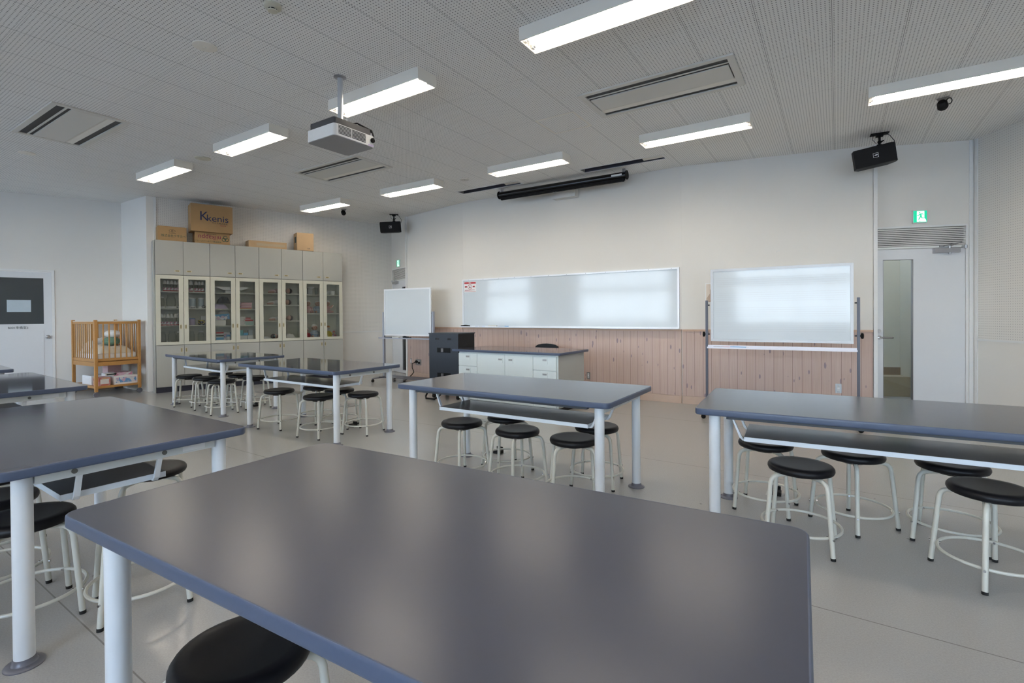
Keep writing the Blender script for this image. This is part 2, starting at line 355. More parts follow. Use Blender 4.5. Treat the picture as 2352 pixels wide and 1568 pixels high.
# ------------------------------------------------------------------ frames of the room
HC = 3.417
GA = -.05; GO = Vector((-8.466, 3.574))
def G(X, Y): return (GO.x + cos(GA) * X - sin(GA) * Y, GO.y + sin(GA) * X + cos(GA) * Y)
def Gi(x, y):
    dx, dy = x - GO.x, y - GO.y; return (cos(GA) * dx + sin(GA) * dy, -sin(GA) * dx + cos(GA) * dy)
def grid_open(us, vs, holes_, boxf):
    us = sorted(set(us)); vs = sorted(set(vs))
    for i in range(len(us) - 1):
        for j in range(len(vs) - 1):
            cu, cv = (us[i] + us[i + 1]) / 2, (vs[j] + vs[j + 1]) / 2
            if any(h[0] < cu < h[1] and h[2] < cv < h[3] for h in holes_): continue
            boxf(us[i], us[i + 1], vs[j], vs[j + 1])
def wall(name, A, B, m='painted_wall', z0=0, z1=HC, opens=(), th=.12, u0=0):
    A, B = Vector(A), Vector(B); L = (B - A).length; mb = MB()
    grid_open([0, L] + [x for o in opens for x in o[:2]], [z0, z1] + [z for o in opens for z in o[2:]], opens,
              lambda a, b, c, d: mb.box(a, b, 0, th, c, d))
    a = math.atan2(B.y - A.y, B.x - A.x)
    return struct(name, mb, m, None, False, (A.x, A.y, 0), a, uv=lambda c: (c.x + u0, c.z)), A, a, L

PT = dict(BL=(-14.42, -3.6), IN=(-10.884, 4.351), P0=(-9.886, 4.321), P1=(-9.85, 4.42), K=(-8.346, 8.72), D1=(-7.31, 8.25),
          C0=(-7.323, 8.129), C1=(-5.532, 7.671), C2=(-1.509, 7.459), C3=(.775, 7.832), D2=(.779, 7.912), K2=(1.838, 8.242), BR=(7.21, -3.6))
# walls
LW0 = (Vector((-11.528, 2.903)) - Vector(PT['BL'])).length       # wall_left: distance of the door datum
wl, A_, aL, _ = wall('wall_left', PT['BL'], PT['IN'], opens=[(LW0 - .30, LW0 + .617, 0, 2.096)])
wall('wall_left_return', PT['IN'], PT['P0']); wall('wall_left_pillar', PT['P0'], PT['P1'])
wp, AP, aP, LP = wall('wall_left_panelled', PT['P1'], PT['K'], 'panel_wall')
wd1, AD1, aD1, LD1 = wall('wall_left_door', PT['K'], PT['D1'], opens=[(.03, 1.06, 0, 2.375)])
wall('wall_left_step', PT['D1'], PT['C0'])
wf0, AF0, aF0, LF0 = wall('wall_front_left', PT['C0'], PT['C1'])
wf1, AF1, aF1, LF1 = wall('wall_front', PT['C1'], PT['C2'])
wf2, AF2, aF2, LF2 = wall('wall_front_right', PT['C2'], PT['C3'])
wall('wall_right_step', PT['C3'], PT['D2'], th=.05)
wd2, AD2, aD2, LD2 = wall('wall_right_door', PT['D2'], PT['K2'], opens=[(.006, 1.042, 0, 2.385)])
wr, AR, aR, LR = wall('wall_right', PT['K2'], PT['BR'], 'panel_wall')
# windows in the back wall (u runs from the right end to the left end)
xr = PT['BR'][0]
wins = [(-14.1, -11.66), (-9.22, -5.41), (-1.85, 1.55), (3.2, 6.4)]
ops = [(xr - b, xr - a, z0, z1) for a, b in wins for z0, z1 in ((.95, 2.22), (2.32, 3.05))]
wall('wall_back', PT['BR'], PT['BL'], opens=ops, th=.14)
for k, (a, b) in enumerate(wins):
    fr = MB(); gl = MB(); n = 4 if b - a > 3 else 3
    for z0, z1 in ((.95, 2.22), (2.32, 3.05)):
        for i in range(n + 1):
            x = a + (b - a) * i / n; x0 = max(a, x - .03); x1 = min(b, x + .03); fr.box(x0, x1, -3.70, -3.64, z0, z1)
        for z in (z0, z1 - .05): fr.box(a, b, -3.70, -3.64, z, z + .05)
        gl.box(a + .02, b - .02, -3.672, -3.667, z0 + .02, z1 - .02)
    wo = struct('window_%d' % (k + 1), fr, 'window_frame'); struct('pane', gl, 'glass', wo)
# floor: main sheet under the room and corridors
mb = MB().box(-15.5, 9, -3.75, 11, -.12, 0)
struct('floor', mb, 'vinyl_floor', uv=lambda c: (c.x, c.y + .06 * (c.x)))
mb = MB().box(-60, 60, -70, 40, -.7, -.6); struct('ground', mb, 'outside_ground')
# ceiling with openings for the cassettes and line diffusers
ACS = [(-7.021, 2.33), (-5.76, 5.02), (-1.17, 4.81)]; SLOTS = [(-2.218, 6.904), (-4.517, 7.009)]
hol = []
for x, y in ACS: X, Y = Gi(x, y); hol.append((X - .66, X + .66, Y - .29, Y + .29))
for x, y in SLOTS: X, Y = Gi(x, y); hol.append((X - .60, X + .60, Y - .092, Y + .092))
mb = MB()
grid_open([-7, 17] + [v for h in hol for v in h[:2]], [-8, 6.2] + [v for h in hol for v in h[2:]], hol, lambda a, b, c, d: mb.box(a, b, c, d, HC, HC + .10))
jx, jy = Gi(-1.671, 3.923)
struct('ceiling', mb, 'perforated_board', None, False, (GO.x, GO.y, 0), GA, uv=lambda c: (c.x - jx, c.y - jy))
# corridor rooms behind the two exits, and behind the preparation room door
mb = MB(); mb.box(-.9, 1.12, 1.75, 1.85, 0, HC); mb.box(-1.0, -.9, .25, 1.85, 0, HC); mb.box(1.12, 1.22, .13, 1.85, 0, HC); mb.box(-1.0, -.02, .15, .25, 0, HC)
struct('wall_corridor_right', mb, 'corridor_wall', None, False, (AD2.x, AD2.y, 0), aD2, uv=lambda c: (c.x, c.z))
mb = MB(); mb.box(-.15, 2.2, 1.4, 1.5, 0, HC); mb.box(-.25, -.15, .13, 1.5, 0, HC); mb.box(1.16, 2.2, .25, .35, 0, HC); mb.box(2.1, 2.2, .35, 1.4, 0, HC)
struct('wall_corridor_left', mb, 'corridor_wall', None, False, (AD1.x, AD1.y, 0), aD1, uv=lambda c: (c.x, c.z))
struct('baseboard_corridor', MB().box(-.9, 1.12, 1.735, 1.75, .30, .42), 'brown_base', None, False, (AD2.x, AD2.y, 0), aD2)
struct('trim_9', MB().box(-.9, 1.12, 1.45, 1.75, .001, .30), 'corr_floor', None, False, (AD2.x, AD2.y, 0), aD2)

# trims: crown line, corner posts, cap rail, wainscot, baseboards
def trim(name, mb, m, A, a, uv=None): return struct(name, mb, m, None, False, (A[0], A[1], 0), a, uv)
for i, (A, a, L, u0) in enumerate(((AF0, aF0, LF0, 0), (AF1, aF1, LF1, 2.0), (AF2, aF2, LF2, 6.1))):
    trim('trim_wainscot_%s' % 'abc'[i], MB().box(.005, L - .005, -.016, -.001, .11, 1.04), 'whitewashed_pine', A, a, uv=lambda c, u0=u0: (c.x + u0, c.z))
    trim('trim_rail_%s' % 'abc'[i], MB().box(.004, L - .004, -.028, -.001, 1.04, 1.068), 'pine_rail', A, a)
    trim('baseboard_front_%s' % 'abc'[i], MB().box(.004, L - .004, -.022, -.001, .0, .108), 'baseboard_wood', A, a)
trim('trim_corner_left', MB().box(-.045, -.001, -.03, .10, 0, HC), 'trim_white', AF0, aF0)
trim('trim_corner_right', MB().box(LF2 + .002, LF2 + .042, -.03, .06, 0, HC), 'trim_white', AF2, aF2)
trim('trim_edge_right', MB().box(LD2 - .055, LD2 - .012, -.008, -.001, 0, HC), 'trim_white', AD2, aD2)
trim('trim_edge_panel', MB().box(.02, .06, -.012, -.001, 0, HC), 'trim_white', AR, aR)
trim('trim_rail_right', MB().box(.06, LR - .1, -.012, -.001, .935, .957), 'trim_white', AR, aR)
trim('trim_rail_left', MB().box(3.3, LP - .05, -.012, -.001, .935, .957), 'trim_white', AP, aP)
trim('trim_edge_pillar', MB().box(.0, .035, -.02, -.001, 0, HC), 'trim_white', AP, aP)
trim('baseboard_left', MB().box(LW0 + .68, LW0 + 1.58, -.012, -.001, 0, .08), 'brown_base', A_, aL)
trim('baseboard_right', MB().box(.06, LR - .1, -.014, -.002, 0, .075), 'brown_base', AR, aR)

# ------------------------------------------------------------------ doors
def exit_door(name, A, a, w0, w1, hinge_right, win, zt=2.095):
    d = link(bpy.data.objects.new(name, None), None, (A.x, A.y, 0), a); d['kind'] = 'structure'
    f = MB(); f.box(w0, w0 + .012, -.012, .06, 0, 2.385); f.box(w1 - .025, w1, -.012, .06, 0, 2.385); f.box(w0, w1, -.012, .06, 2.36, 2.385); f.box(w0 + .012, w1 - .025, -.004, .05, zt + .004, zt + .030)
    part('frame', f, 'trim_white', d)
    lv = MB(); n = 10; z0 = zt + .032; z1 = 2.355
    for i in range(n):
        z = z0 + (z1 - z0) * (i + .5) / n; h = (z1 - z0) / n
        lv.add([(w0 + .012, -.004, z - h * .40), (w1 - .025, -.004, z - h * .40), (w1 - .025, .03, z + h * .30), (w0 + .012, .03, z + h * .30),
                (w0 + .012, -.004, z + h * .28), (w1 - .025, -.004, z + h * .28), (w1 - .025, .03, z + h * .42), (w0 + .012, .03, z + h * .42)],
               [(0, 1, 2, 3), (7, 6, 5, 4), (0, 4, 5, 1), (1, 5, 6, 2), (2, 6, 7, 3), (3, 7, 4, 0)])
    part('louver', lv, 'louver', d); part('backing', MB().box(w0 + .012, w1 - .025, .035, .045, z0, z1), 'dark_gap', d)
    x0, x1 = w0 + .015, w1 - .028; g0, g1, gz0, gz1 = win
    pn = MB(); grid_open([x0, x1, g0, g1], [.008, zt, gz0, gz1], [(g0, g1, gz0, gz1)], lambda p, q, r, s: pn.box(p, q, .002, .042, r, s))
    leaf = part('door_leaf', pn, 'door_white', d)
    b = MB(); b.box(g0, g0 + .006, .0, .044, gz0, gz1); b.box(g1 - .006, g1, .0, .044, gz0, gz1); b.box(g0 + .006, g1 - .006, .0, .044, gz0, gz0 + .006); b.box(g0 + .006, g1 - .006, .0, .044, gz1 - .006, gz1)
    part('glazing_bead', b, 'steel', leaf); part('glass_pane', MB().box(g0 + .006, g1 - .006, .020, .025, gz0 + .006, gz1 - .006), 'glass', leaf)
    hx = .05 + x0 if hinge_right else x1 - .05; sg = 1 if hinge_right else -1
    h = MB(); h.cyl((hx, .002, .967), (hx, -.012, .967), .026, 20); h.cyl((hx, -.01, .967), (hx, -.05, .967), .010)
    h.tube([(hx, -.05, .967), (hx + sg * .03, -.055, .967), (hx + sg * .13, -.05, .965), (hx + sg * .14, -.035, .965)], .0095)
    part('handle', h, 'chrome', leaf, True)
    part('lock', MB().cyl((hx, .002, 1.051), (hx, -.014, 1.051), .022, 20), 'chrome', leaf, True)
    cx = x1 - .35 if hinge_right else x0 + .08
    c = MB(); c.box(cx, cx + .28, -.045, .001, zt - .065, zt - .008); c.cyl((cx + .17, -.03, zt - .08), (cx + .17, -.03, zt + .02), .015)
    part('closer', c, 'steel', leaf)
    ar = MB(); ar.tube([(cx + .17, -.03, zt + .015), (cx + .26, -.10, zt + .055)], .007, 6); ar.tube([(cx + .26, -.10, zt + .055), (cx + .10, -.012, zt + .02)], .007, 6); ar.box(cx + .07, cx + .12, -.02, -.005, zt + .010, zt + .03)
    part('closer_arm', ar, 'steel', leaf)
    hg = MB(); hxx = x1 if hinge_right else x0; hg.cyl((hxx, -.012, zt - .012), (hxx, -.012, zt + .03), .014); hg.box(hxx - .04, hxx + .02, -.014, -.006, zt - .008, zt + .022)
    part('hinge', hg, 'steel', leaf)
    return d
exit_door('door_3', AD2, aD2, .006, 1.042, True, (.117, .456, .02, 1.965))
exit_door('door_2', AD1, aD1, .03, 1.06, False, (.60, .93, .075, 1.95))
# preparation room door
d = link(bpy.data.objects.new('door_1', None), None, (A_.x, A_.y, 0), aL); d['kind'] = 'structure'
q = LW0
f = MB(); f.box(q + .619, q + .655, -.012, .10, 0, 2.13); f.box(q - .34, q - .30, -.012, .10, 0, 2.13); f.box(q - .30, q + .619, -.012, .10, 2.098, 2.13)
part('frame', f, 'trim_white', d)
lf = MB(); grid_open([q - .30, q + .615, q - .20, q + .512], [.006, 2.09, 1.2, 1.987], [(q - .20, q + .512, 1.2, 1.987)], lambda a, b, c, e: lf.box(a, b, .012, .05, c, e))
leaf = part('door_leaf', lf, 'door_white', d)
part('dark_pane', MB().box(q - .20, q + .512, .022, .032, 1.2, 1.987), 'dark_pane', leaf)
part('lower_panel', MB().box(q - .22, q + .51, .006, .0125, .12, 1.09), 'door_white', leaf)
part('notice_paper', MB().box(q + .056, q + .351, .019, .0215, 1.408, 1.61), 'paper_blue', leaf)
text('B001準備室2', .048, 'ink_dark', leaf, (q + .19, .0105, 1.138), FRONT, 'room_lettering', sx=.95)
kb = MB(); kb.cyl((q + .563, .012, .974), (q + .563, -.005, .974), .032, 20); kb.cyl((q + .563, -.005, .974), (q + .563, -.035, .974), .012); kb.ball((q + .563, -.05, .974), .028)
part('door_knob', kb, 'chrome', leaf, True)
struct('wall_prep_room', MB().box(q - 1, q + 1, 1.0, 1.1, 0, HC), 'corridor_wall', None, False, (A_.x, A_.y, 0), aL, uv=lambda c: (c.x, c.z))

# exit signs
def exit_sign(A, a, s, z, label, w=.145):
    o = thing('exit_sign', label, 'exit sign', (A.x + cos(a) * s, A.y + sin(a) * s, z), a, 'green running man exit signs')
    h = w
    part('housing', MB().box(-w / 2 - .006, w / 2 + .006, -.030, -.001, -h / 2 - .006, h / 2 + .006), 'trim_white', o)
    part('sign_face', MB().box(-w / 2, w / 2, -.034, -.031, -h / 2, h / 2), 'sign_green', o)
    P = [(-.26, .46), (.30, .46), (.30, -.12), (.42, -.30), (.46, -.46), (-.26, -.46), (-.26, -.35)]
    part('doorway_symbol', MB().prism([(x * w, y_ * h) for x, y_ in P], -.0355, -.0342, 'xz'), 'sign_white', o)
    mn = MB(); y0, y1 = -.0368, -.0357
    cirl = [(-.06 * w + .052 * w * cos(t * pi / 8), .33 * h + .052 * h * sin(t * pi / 8)) for t in range(16)]
    mn.prism(cirl, y0, y1, 'xz')
    for P in ([(-.06, .26), (.08, .26), (.10, .02), (.0, -.05)], [(-.05, .26), (-.13, .14), (-.25, .12), (-.25, .07), (-.10, .08), (0, .18)],
              [(.04, .26), (.16, .27), (.25, .16), (.21, .13), (.13, .21), (.06, .18)], [(.0, .02), (.09, .04), (.14, -.10), (.30, -.12), (.31, -.17), (.10, -.17)],
              [(-.02, .02), (.06, -.02), (-.10, -.28), (-.17, -.26)], [(-.17, -.32), (-.12, -.34), (.02, -.44), (-.04, -.46)]):
        mn.prism([(x * w, y_ * h) for x, y_ in P], y0, y1, 'xz')
    part('running_figure', mn, 'sign_green', o)
    return o
exit_sign(AD2, aD2, .515, 2.495, 'green running man exit sign above the wide louvered door at right')
exit_sign(AD1, aD1, .46, 2.487, 'small green exit sign above the left door, beside the black speaker')

# ------------------------------------------------------------------ ceiling fittings
def lamp_proto():
    o = thing('ceiling_lamp', '', 'ceiling light', group='twin tube fluorescent ceiling lights')
    L, W, z0, z1 = 1.202, .232, 3.318, HC
    h = MB(); h.box(0, L, 0, .008, z0, z1); h.box(0, L, W - .008, W, z0, z1); h.box(0, .008, .008, W - .008, z0, z1); h.box(L - .008, L, .008, W - .008, z0, z1); h.box(.008, L - .008, .008, W - .008, z1 - .012, z1 - .001)
    part('housing', h, 'lamp_housing', o)
    r = MB(); r.prism([(.010, z1 - .014), (.05, z0 + .06), (W / 2 - .02, z0 + .062), (W / 2, z0 + .012), (W / 2 + .02, z0 + .062), (W - .05, z0 + .06), (W - .010, z1 - .014)], .010, L - .010, 'yz')
    part('reflector', r, 'reflector', o)
    for y in (.062, W - .062):
        part('tube', MB().cyl((.045, y, z0 + .032), (L - .045, y, z0 + .032), .0150, 12), 'tube_glow', o, True)
        s = MB(); s.box(.012, .030, y - .016, y + .016, z0 + .012, z0 + .062); s.cyl((.03, y, z0 + .032), (.047, y, z0 + .032), .016, 12); s.box(L - .030, L - .012, y - .016, y + .016, z0 + .012, z0 + .062); s.cyl((L - .047, y, z0 + .032), (L - .03, y, z0 + .032), .016, 12)
        part('lamp_socket', s, 'plastic_white', o)
    return o
lp = lamp_proto(); first = True
LL = {(0, 0): 'leftmost ceiling light of the near row, right of the cassette air conditioner', (1, 0): 'near row ceiling light between the leftmost one and the projector', (2, 0): 'ceiling light partly behind the projector pole',
      (3, 0): 'large near ceiling light cut by the top edge of the photo', (4, 0): 'near row ceiling light over the right front tables, outside the view',
      (0, 1): 'farthest ceiling light, beside the small black spotlight', (1, 1): 'far row ceiling light left of the left line diffuser', (2, 1): 'far row ceiling light just above the black projection screen case',
      (3, 1): 'far row ceiling light below the right cassette air conditioner', (4, 1): 'long ceiling light at the right edge above the black speaker'}
for j in (0, 1, -1, -2):
    for i in range(5):
        x, y = G(i * 2.221, j * 2.669); lab = LL.get((i, j), 'twin tube ceiling light behind the camera in the rear rows')
        if first: lp.location = (x, y, 0); lp.rotation_euler = (0, 0, GA); lp['label'] = lab; first = False
        else: dup(lp, (x, y, 0), GA, lab)
def ac(x, y, label):
    o = thing('air_conditioner', label, 'air conditioner', (x, y, HC), GA, 'cassette air conditioners in the ceiling')
    f = MB(); X, Y = .70, .325; x1, y1 = .645, .275
    grid_open([-X, X, -x1, x1], [-Y, Y, -y1, y1], [(-x1, x1, -y1, y1)], lambda a, b, c, d: f.box(a, b, c, d, -.014, -.001))
    part('frame', f, 'ac_panel', o)
    part('return_panel', MB().box(-.635, .635, -.150, .130, -.012, .004), 'ac_panel', o)
    w_ = MB(); w_.box(-x1, x1, -.200, -.182, -.008, .02); part('slat', w_, 'ac_panel', o)
    w_ = MB(); w_.prism([(.138, .004), (.150, -.006), (.210, -.012), (.210, -.005), (.158, .0), (.145, .01)], -x1, x1, 'yz'); part('vane', w_, 'lamp_housing', o)
    for ya, yb in ((-.274, -.201), (-.180, -.152), (.213, .273)): part('slot_shade', MB().box(-x1 + .002, x1 - .002, ya, yb, -.003, .003), 'ac_dark', o)  # flush black strips paint the shade inside the open air slots
    c = MB(); c.box(-x1 - .005, x1 + .005, -y1 - .005, -y1, .0, .09); c.box(-x1 - .005, x1 + .005, y1, y1 + .005, .0, .09); c.box(-x1 - .005, -x1, -y1, y1, .0, .09); c.box(x1, x1 + .005, -y1, y1, 0, .09); c.box(-x1 - .005, x1 + .005, -y1 - .005, y1 + .005, .09, .095)
    part('inner_casing', c, 'ac_dark', o)
ac(*ACS[0], 'cassette air conditioner at the far left of the ceiling'); ac(*ACS[1], 'small looking cassette air conditioner behind and below the projector'); ac(*ACS[2], 'large cassette air conditioner right of the square access hatch')
def slot(x, y, label):
    o = thing('line_diffuser', label, 'air diffuser', (x, y, HC), GA, 'line diffusers near the front wall')
    f = MB(); grid_open([-.62, .62, -.598, .598], [-.105, .105, -.09, .09], [(-.598, .598, -.09, .09)], lambda a, b, c, d: f.box(a, b, c, d, -.006, -.001)); part('frame', f, 'trim_white', o)
    c = MB(); c.box(-.595, .595, .082, .090, -.001, .055); c.box(-.595, .595, -.09, -.082, -.001, .055); c.box(-.595, .595, -.082, .082, .05, .055); part('casing', c, 'slot_dark', o)
    c = MB(); c.box(-.598, -.5951, -.09, .09, -.001, .055); c.box(.5951, .598, -.09, .09, -.001, .055); part('end_plate', c, 'reflector', o)
    c = MB(); c.prism([(-.075, .045), (-.07, .040), (.075, .012), (.075, .02)], .30, .588, 'yz'); part('damper', c, 'ac_panel', o)
slot(*SLOTS[0], 'dark line diffuser recessed above the right half of the projection screen'); slot(*SLOTS[1], 'grey line diffuser recessed left of the projection screen')
# access hatch
o = thing('access_hatch', 'square ceiling access hatch with thin light frame', 'hatch', (-2.29, 5.10, HC), GA)
f = MB(); grid_open([-.235, .235, -.215, .215], [-.235, .235, -.215, .215], [(-.215, .215, -.215, .215)], lambda a, b, c, d: f.box(a, b, c, d, -.004, -.0005)); part('frame', f, 'lamp_housing', o)
hx_, hy_ = Gi(-2.29, 5.10); part('hatch_panel', MB().box(-.213, .213, -.213, .213, -.003, -.0005), 'perforated_board', o, uv=lambda c: (c.x + hx_ - jx, c.y + hy_ - jy))
def disc(x, y, r, label, name='ceiling_cover', cat='cover', m='lamp_housing'):
    return single(name, MB().lathe([(r, -.001), (r, -.008), (r * .9, -.011), (r * .15, -.012), (r * .12, -.006), (.001, -.006)], 28), m, label, cat, (x, y, HC), 0, smooth=True)
disc(-4.044, 2.188, .085, 'round white cover with a small centre hole between smoke detector and left air conditioner')
disc(-6.917, 3.701, .095, 'round beige cover under the second ceiling light', m='plastic_beige')
disc(-8.594, 2.419, .085, 'round cover below the far left air conditioner'); disc(-4.551, 6.37, .07, 'faint round cover above the left line diffuser', m='ac_panel')
o = thing('smoke_detector', 'cream smoke detector at the top edge of the photo', 'smoke detector', (-3.124, 2.144, HC))
part('base', MB().lathe([(.056, -.0005), (.056, -.016), (.052, -.02), (.03, -.026), (.03, -.028)], 28), 'plastic_beige', o, True)
part('sensor_vents', MB().lathe([(.029, -.027), (.029, -.036)], 24), 'black', o); part('cap', MB().lathe([(.028, -.036), (.033, -.036), (.030, -.043), (.01, -.045), (.001, -.045)], 24), 'plastic_beige', o, True)
c_ = MB()
for t in range(6): a = t * pi / 3; c_.box(-.003, .003, .027, .031, -.037, -.027) if False else c_.cyl((.029 * cos(a), .029 * sin(a), -.026), (.029 * cos(a), .029 * sin(a), -.037), .003, 6)
part('vent_ribs', c_, 'plastic_beige', o)
# small ceiling spotlights/cameras
def spot(x, y, yaw, label, hook=False):
    o = thing('ceiling_camera', label, 'camera', (x, y, HC), yaw)
    part('bracket', MB().prism([(-.05, -.001), (.05, -.001), (.012, -.055), (-.012, -.055)], -.015, .015, 'xz'), 'steel', o)
    b = MB(); b.lathe([(.001, .045), (.03, .04), (.042, .02), (.044, -.03), (.034, -.045), (.001, -.047)], 18); b.xf(Matrix.Translation((0, -.03, -.075)) @ Matrix.Rotation(R(55), 4, 'X')); part('body', b, 'black', o, True)
    if hook: part('cable_loop', MB().tube([(.05 + .022 * cos(t * pi / 5), -.02, -.05 + .03 * sin(t * pi / 5)) for t in range(10)], .005, 6, True), 'black', o, True)
spot(1.209, 6.471, R(-20), 'small black ceiling camera with a cable loop, near the right speaker', True)
spot(-7.853, 6.888, R(30), 'small black ceiling camera beside the farthest ceiling light')
# speakers on ceiling brackets
def speaker(x, y, yaw, roll_, label, flip=1):
    o = thing('speaker', label, 'speaker', (x, y, HC), yaw, 'black wedge shaped speakers hung from ceiling brackets')
    part('ceiling_plate', MB().box(-.09, .09, -.05, .05, -.008, -.0005), 'black', o)
    a = MB(); a.box(-.035, .035, -.03, .03, -.035, -.008); a.cyl((0, 0, -.03), (0, 0, -.17), .013); a.ball((0, 0, -.10), .022); a.cyl((-.01, 0, -.11), (.04, -.02, -.09), .008, 6); a.cyl((0, 0, -.13), (0, 0, -.165), .028); part('bracket_arm', a, 'black', o, True)
    mt = Matrix.Translation((-.06, -.02, -.275)) @ Matrix.Rotation(roll_, 4, 'Y') @ Matrix.Rotation(R(6), 4, 'X')
    P = [(-.205, -.13), (.165, -.13), (.205, -.09), (.205, .03), (.145, .16), (-.145, .16), (-.205, .03)]
    b = MB(); b.prism(P, -.108, .108); b.xf(mt); part('cabinet', b, 'black', o)
    g = MB(); g.rbox(-.20, .20, -.105, .105, 0, .012, .02); g.xf(mt @ Matrix.Translation((-.01, -.131, 0)) @ Matrix.Rotation(R(90), 4, 'X')); part('grille', g, 'black_gloss' if False else 'black', o)
    bd = MB()
    for q_ in ((-.026, .026, .023, .026), (-.026, .026, -.026, -.023), (-.026, -.023, -.023, .023), (.023, .026, -.023, .023)): bd.box(q_[0], q_[1], -.1455, -.143, q_[2], q_[3])
    bd.prism([(-.018, -.004), (-.010, .004), (.018, .010), (.016, -.002), (.0, -.006)], -.1455, -.143, 'xz'); bd.xf(mt); part('logo_badge', bd, 'paper', o)
    wc = MB(); wc.tube([(.06, 0, -.006), (.10, .01, -.03), (.15, .03, -.10), (.14, .05, -.17)], .0035, 6); wc.tube([(-.06, 0, -.006), (-.07, 0, -.06), (-.03, .01, -.11)], .0025, 6); part('cable', wc, 'black', o)
speaker(.793, 7.36, R(2), R(-8), 'large looking black speaker hung near the right corner above the exit door')
speaker(-7.389, 7.80, R(38), R(-4), 'smaller looking black speaker in the left front corner above the small exit sign')
# projector
o = thing('projector', 'white and dark grey projector hung upside down from a ceiling pole', 'projector', (-3.551, 3.087, HC), R(-3.4))
part('ceiling_flange', MB().lathe([(.055, -.0005), (.055, -.006), (.03, -.012), (.001, -.012)], 28), 'steel', o, True)
part('pole', MB().cyl((0, 0, -.01), (0, 0, -.40), .0235, 20), 'aluminium', o, True)
b = MB(); b.box(-.05, .05, -.034, -.030, -.44, -.37); b.box(-.05, .05, .030, .034, -.44, -.37); b.box(-.11, .12, -.05, .05, -.452, -.438); part('mount_bracket', b, 'aluminium', o)
b = MB(); b.rbox(-.155, .185, -.205, .185, -.525, -.452, .02); part('upper_case', b, 'proj_dark', o, True)
b = MB(); b.rbox(-.17, .212, -.225, .205, -.612, -.515, .032, 5); part('lower_case', b, 'plastic_white', o, True)
part('bottom_cover', MB().rbox(-.165, .207, -.22, .20, -.6165, -.612, .03, 5), 'proj_under', o)
g = MB()
for i in range(7):
    z = -.595 + i * .011
    for y0, y1 in ((-.185, -.055), (-.045, .10)): g.box(.2118, .2135, y0, y1, z, z + .0055)
part('side_vents', g, 'black', o)
part('lens', MB().cyl((.213, .175, -.555), (.222, .175, -.555), .022, 24), 'black_gloss', o)
part('type_sticker', MB().box(.2121, .2132, .13, .19, -.61, -.595), 'lilac', o)
wc = MB(); wc.tube([(-.14, .0, -.455), (-.12, -.02, -.42), (-.05, .0, -.41), (0, .03, -.42)], .007, 6); wc.tube([(.03, .03, -.42), (.10, .10, -.40), (.19, .19, -.46), (.20, .20, -.51)], .008, 6); wc.tube([(.03, .03, -.43), (.11, .12, -.42), (.18, .20, -.47), (.19, .21, -.52)], .005, 6); part('cables', wc, 'black', o, True)
# projection screen case
o = thing('projection_screen', 'long black roll-up projection screen case under the ceiling', 'projection screen', (-4.42, 7.20, .045), math.atan2(-.08, 2.225))
part('case', MB().cyl((0, 0, 3.27), (2.21, 0, 3.27), .052, 24), 'black_gloss', o, True)
b = MB(); b.cyl((-.012, 0, 3.27), (.0, 0, 3.27), .064, 24); b.cyl((2.21, 0, 3.27), (2.225, 0, 3.27), .066, 24); part('end_cap', b, 'black', o, True)
b = MB(); b.rbox(.03, 2.19, -.045, .02, 3.196, 3.222, .01); b.box(.04, 2.18, -.03, .005, 3.18, 3.196); part('bottom_bar', b, 'black', o)
b = MB(); b.box(.02, .06, .0, .03, 3.318, HC - .046); b.box(2.15, 2.19, .0, .03, 3.318, HC - .046); part('hanger', b, 'steel', o)
part('type_plate', MB().box(2.0, 2.16, -.0545, -.0525, 3.262, 3.288), 'paper', o)
part('pull_ring', MB().tube([(1.05 + .03 * cos(t * pi / 6), -.02, 3.172 + .012 * sin(t * pi / 6)) for t in range(12)], .003, 6, True), 'steel', o)
b = MB(); b.box(1.99, 2.40, -.13, -.002, 3.19, HC - .002); single('duct_cover', b, 'painted_wall', 'white box on the front wall behind the middle of the black screen case', 'duct cover', (AF1.x, AF1.y, 0), aF1)
b = MB(); b.tube([(.97, -.004, 2.085), (.97, -.02, 2.085), (.985, -.022, 2.105), (1.0, -.02, 2.085)], .005, 6); single('wall_hook', b, 'trim_white', 'small white hook on the wall above the music whiteboard', 'hook', (AF2.x + .25, AF2.y + .04, .04), aF2)

# ------------------------------------------------------------------ wall whiteboard
def loc_on(A, a, s, off, z): return (A.x + cos(a) * s - sin(a) * off, A.y + sin(a) * s + cos(a) * off, z)
o = thing('wall_whiteboard', 'very long whiteboard fixed to the front wall above the wood panelling', 'whiteboard', loc_on(AF1, aF1, 0, 0, 0), aF1)
b = MB(); grid_open([.0, 4.0, .028, 3.965], [1.072, 1.965, 1.10, 1.94], [(.028, 3.965, 1.10, 1.94)], lambda a, b_, c, d: b.box(a, b_, -.028, -.002, c, d)); part('frame', b, 'frame_light', o)
part('writing_surface', MB().box(.026, 3.967, -.016, -.004, 1.098, 1.942), 'board_white', o)
b = MB(); b.box(-.02, 4.0, -.095, -.029, 1.07, 1.078); b.box(-.02, 4.0, -.095, -.088, 1.07, 1.092); part('pen_tray', b, 'frame_light', o)
b = MB()
for i in range(12): b.cyl((.15 + i * .34, -.029, 1.953), (.15 + i * .34, -.0305, 1.953), .006, 8); b.cyl((.15 + i * .34, -.029, 1.087), (.15 + i * .34, -.0305, 1.087), .006, 8)
part('screw', b, 'steel', o)
part('side_strip', MB().box(3.968, 3.972, -.0295, -.0285, 1.10, 1.94), 'steel', o)
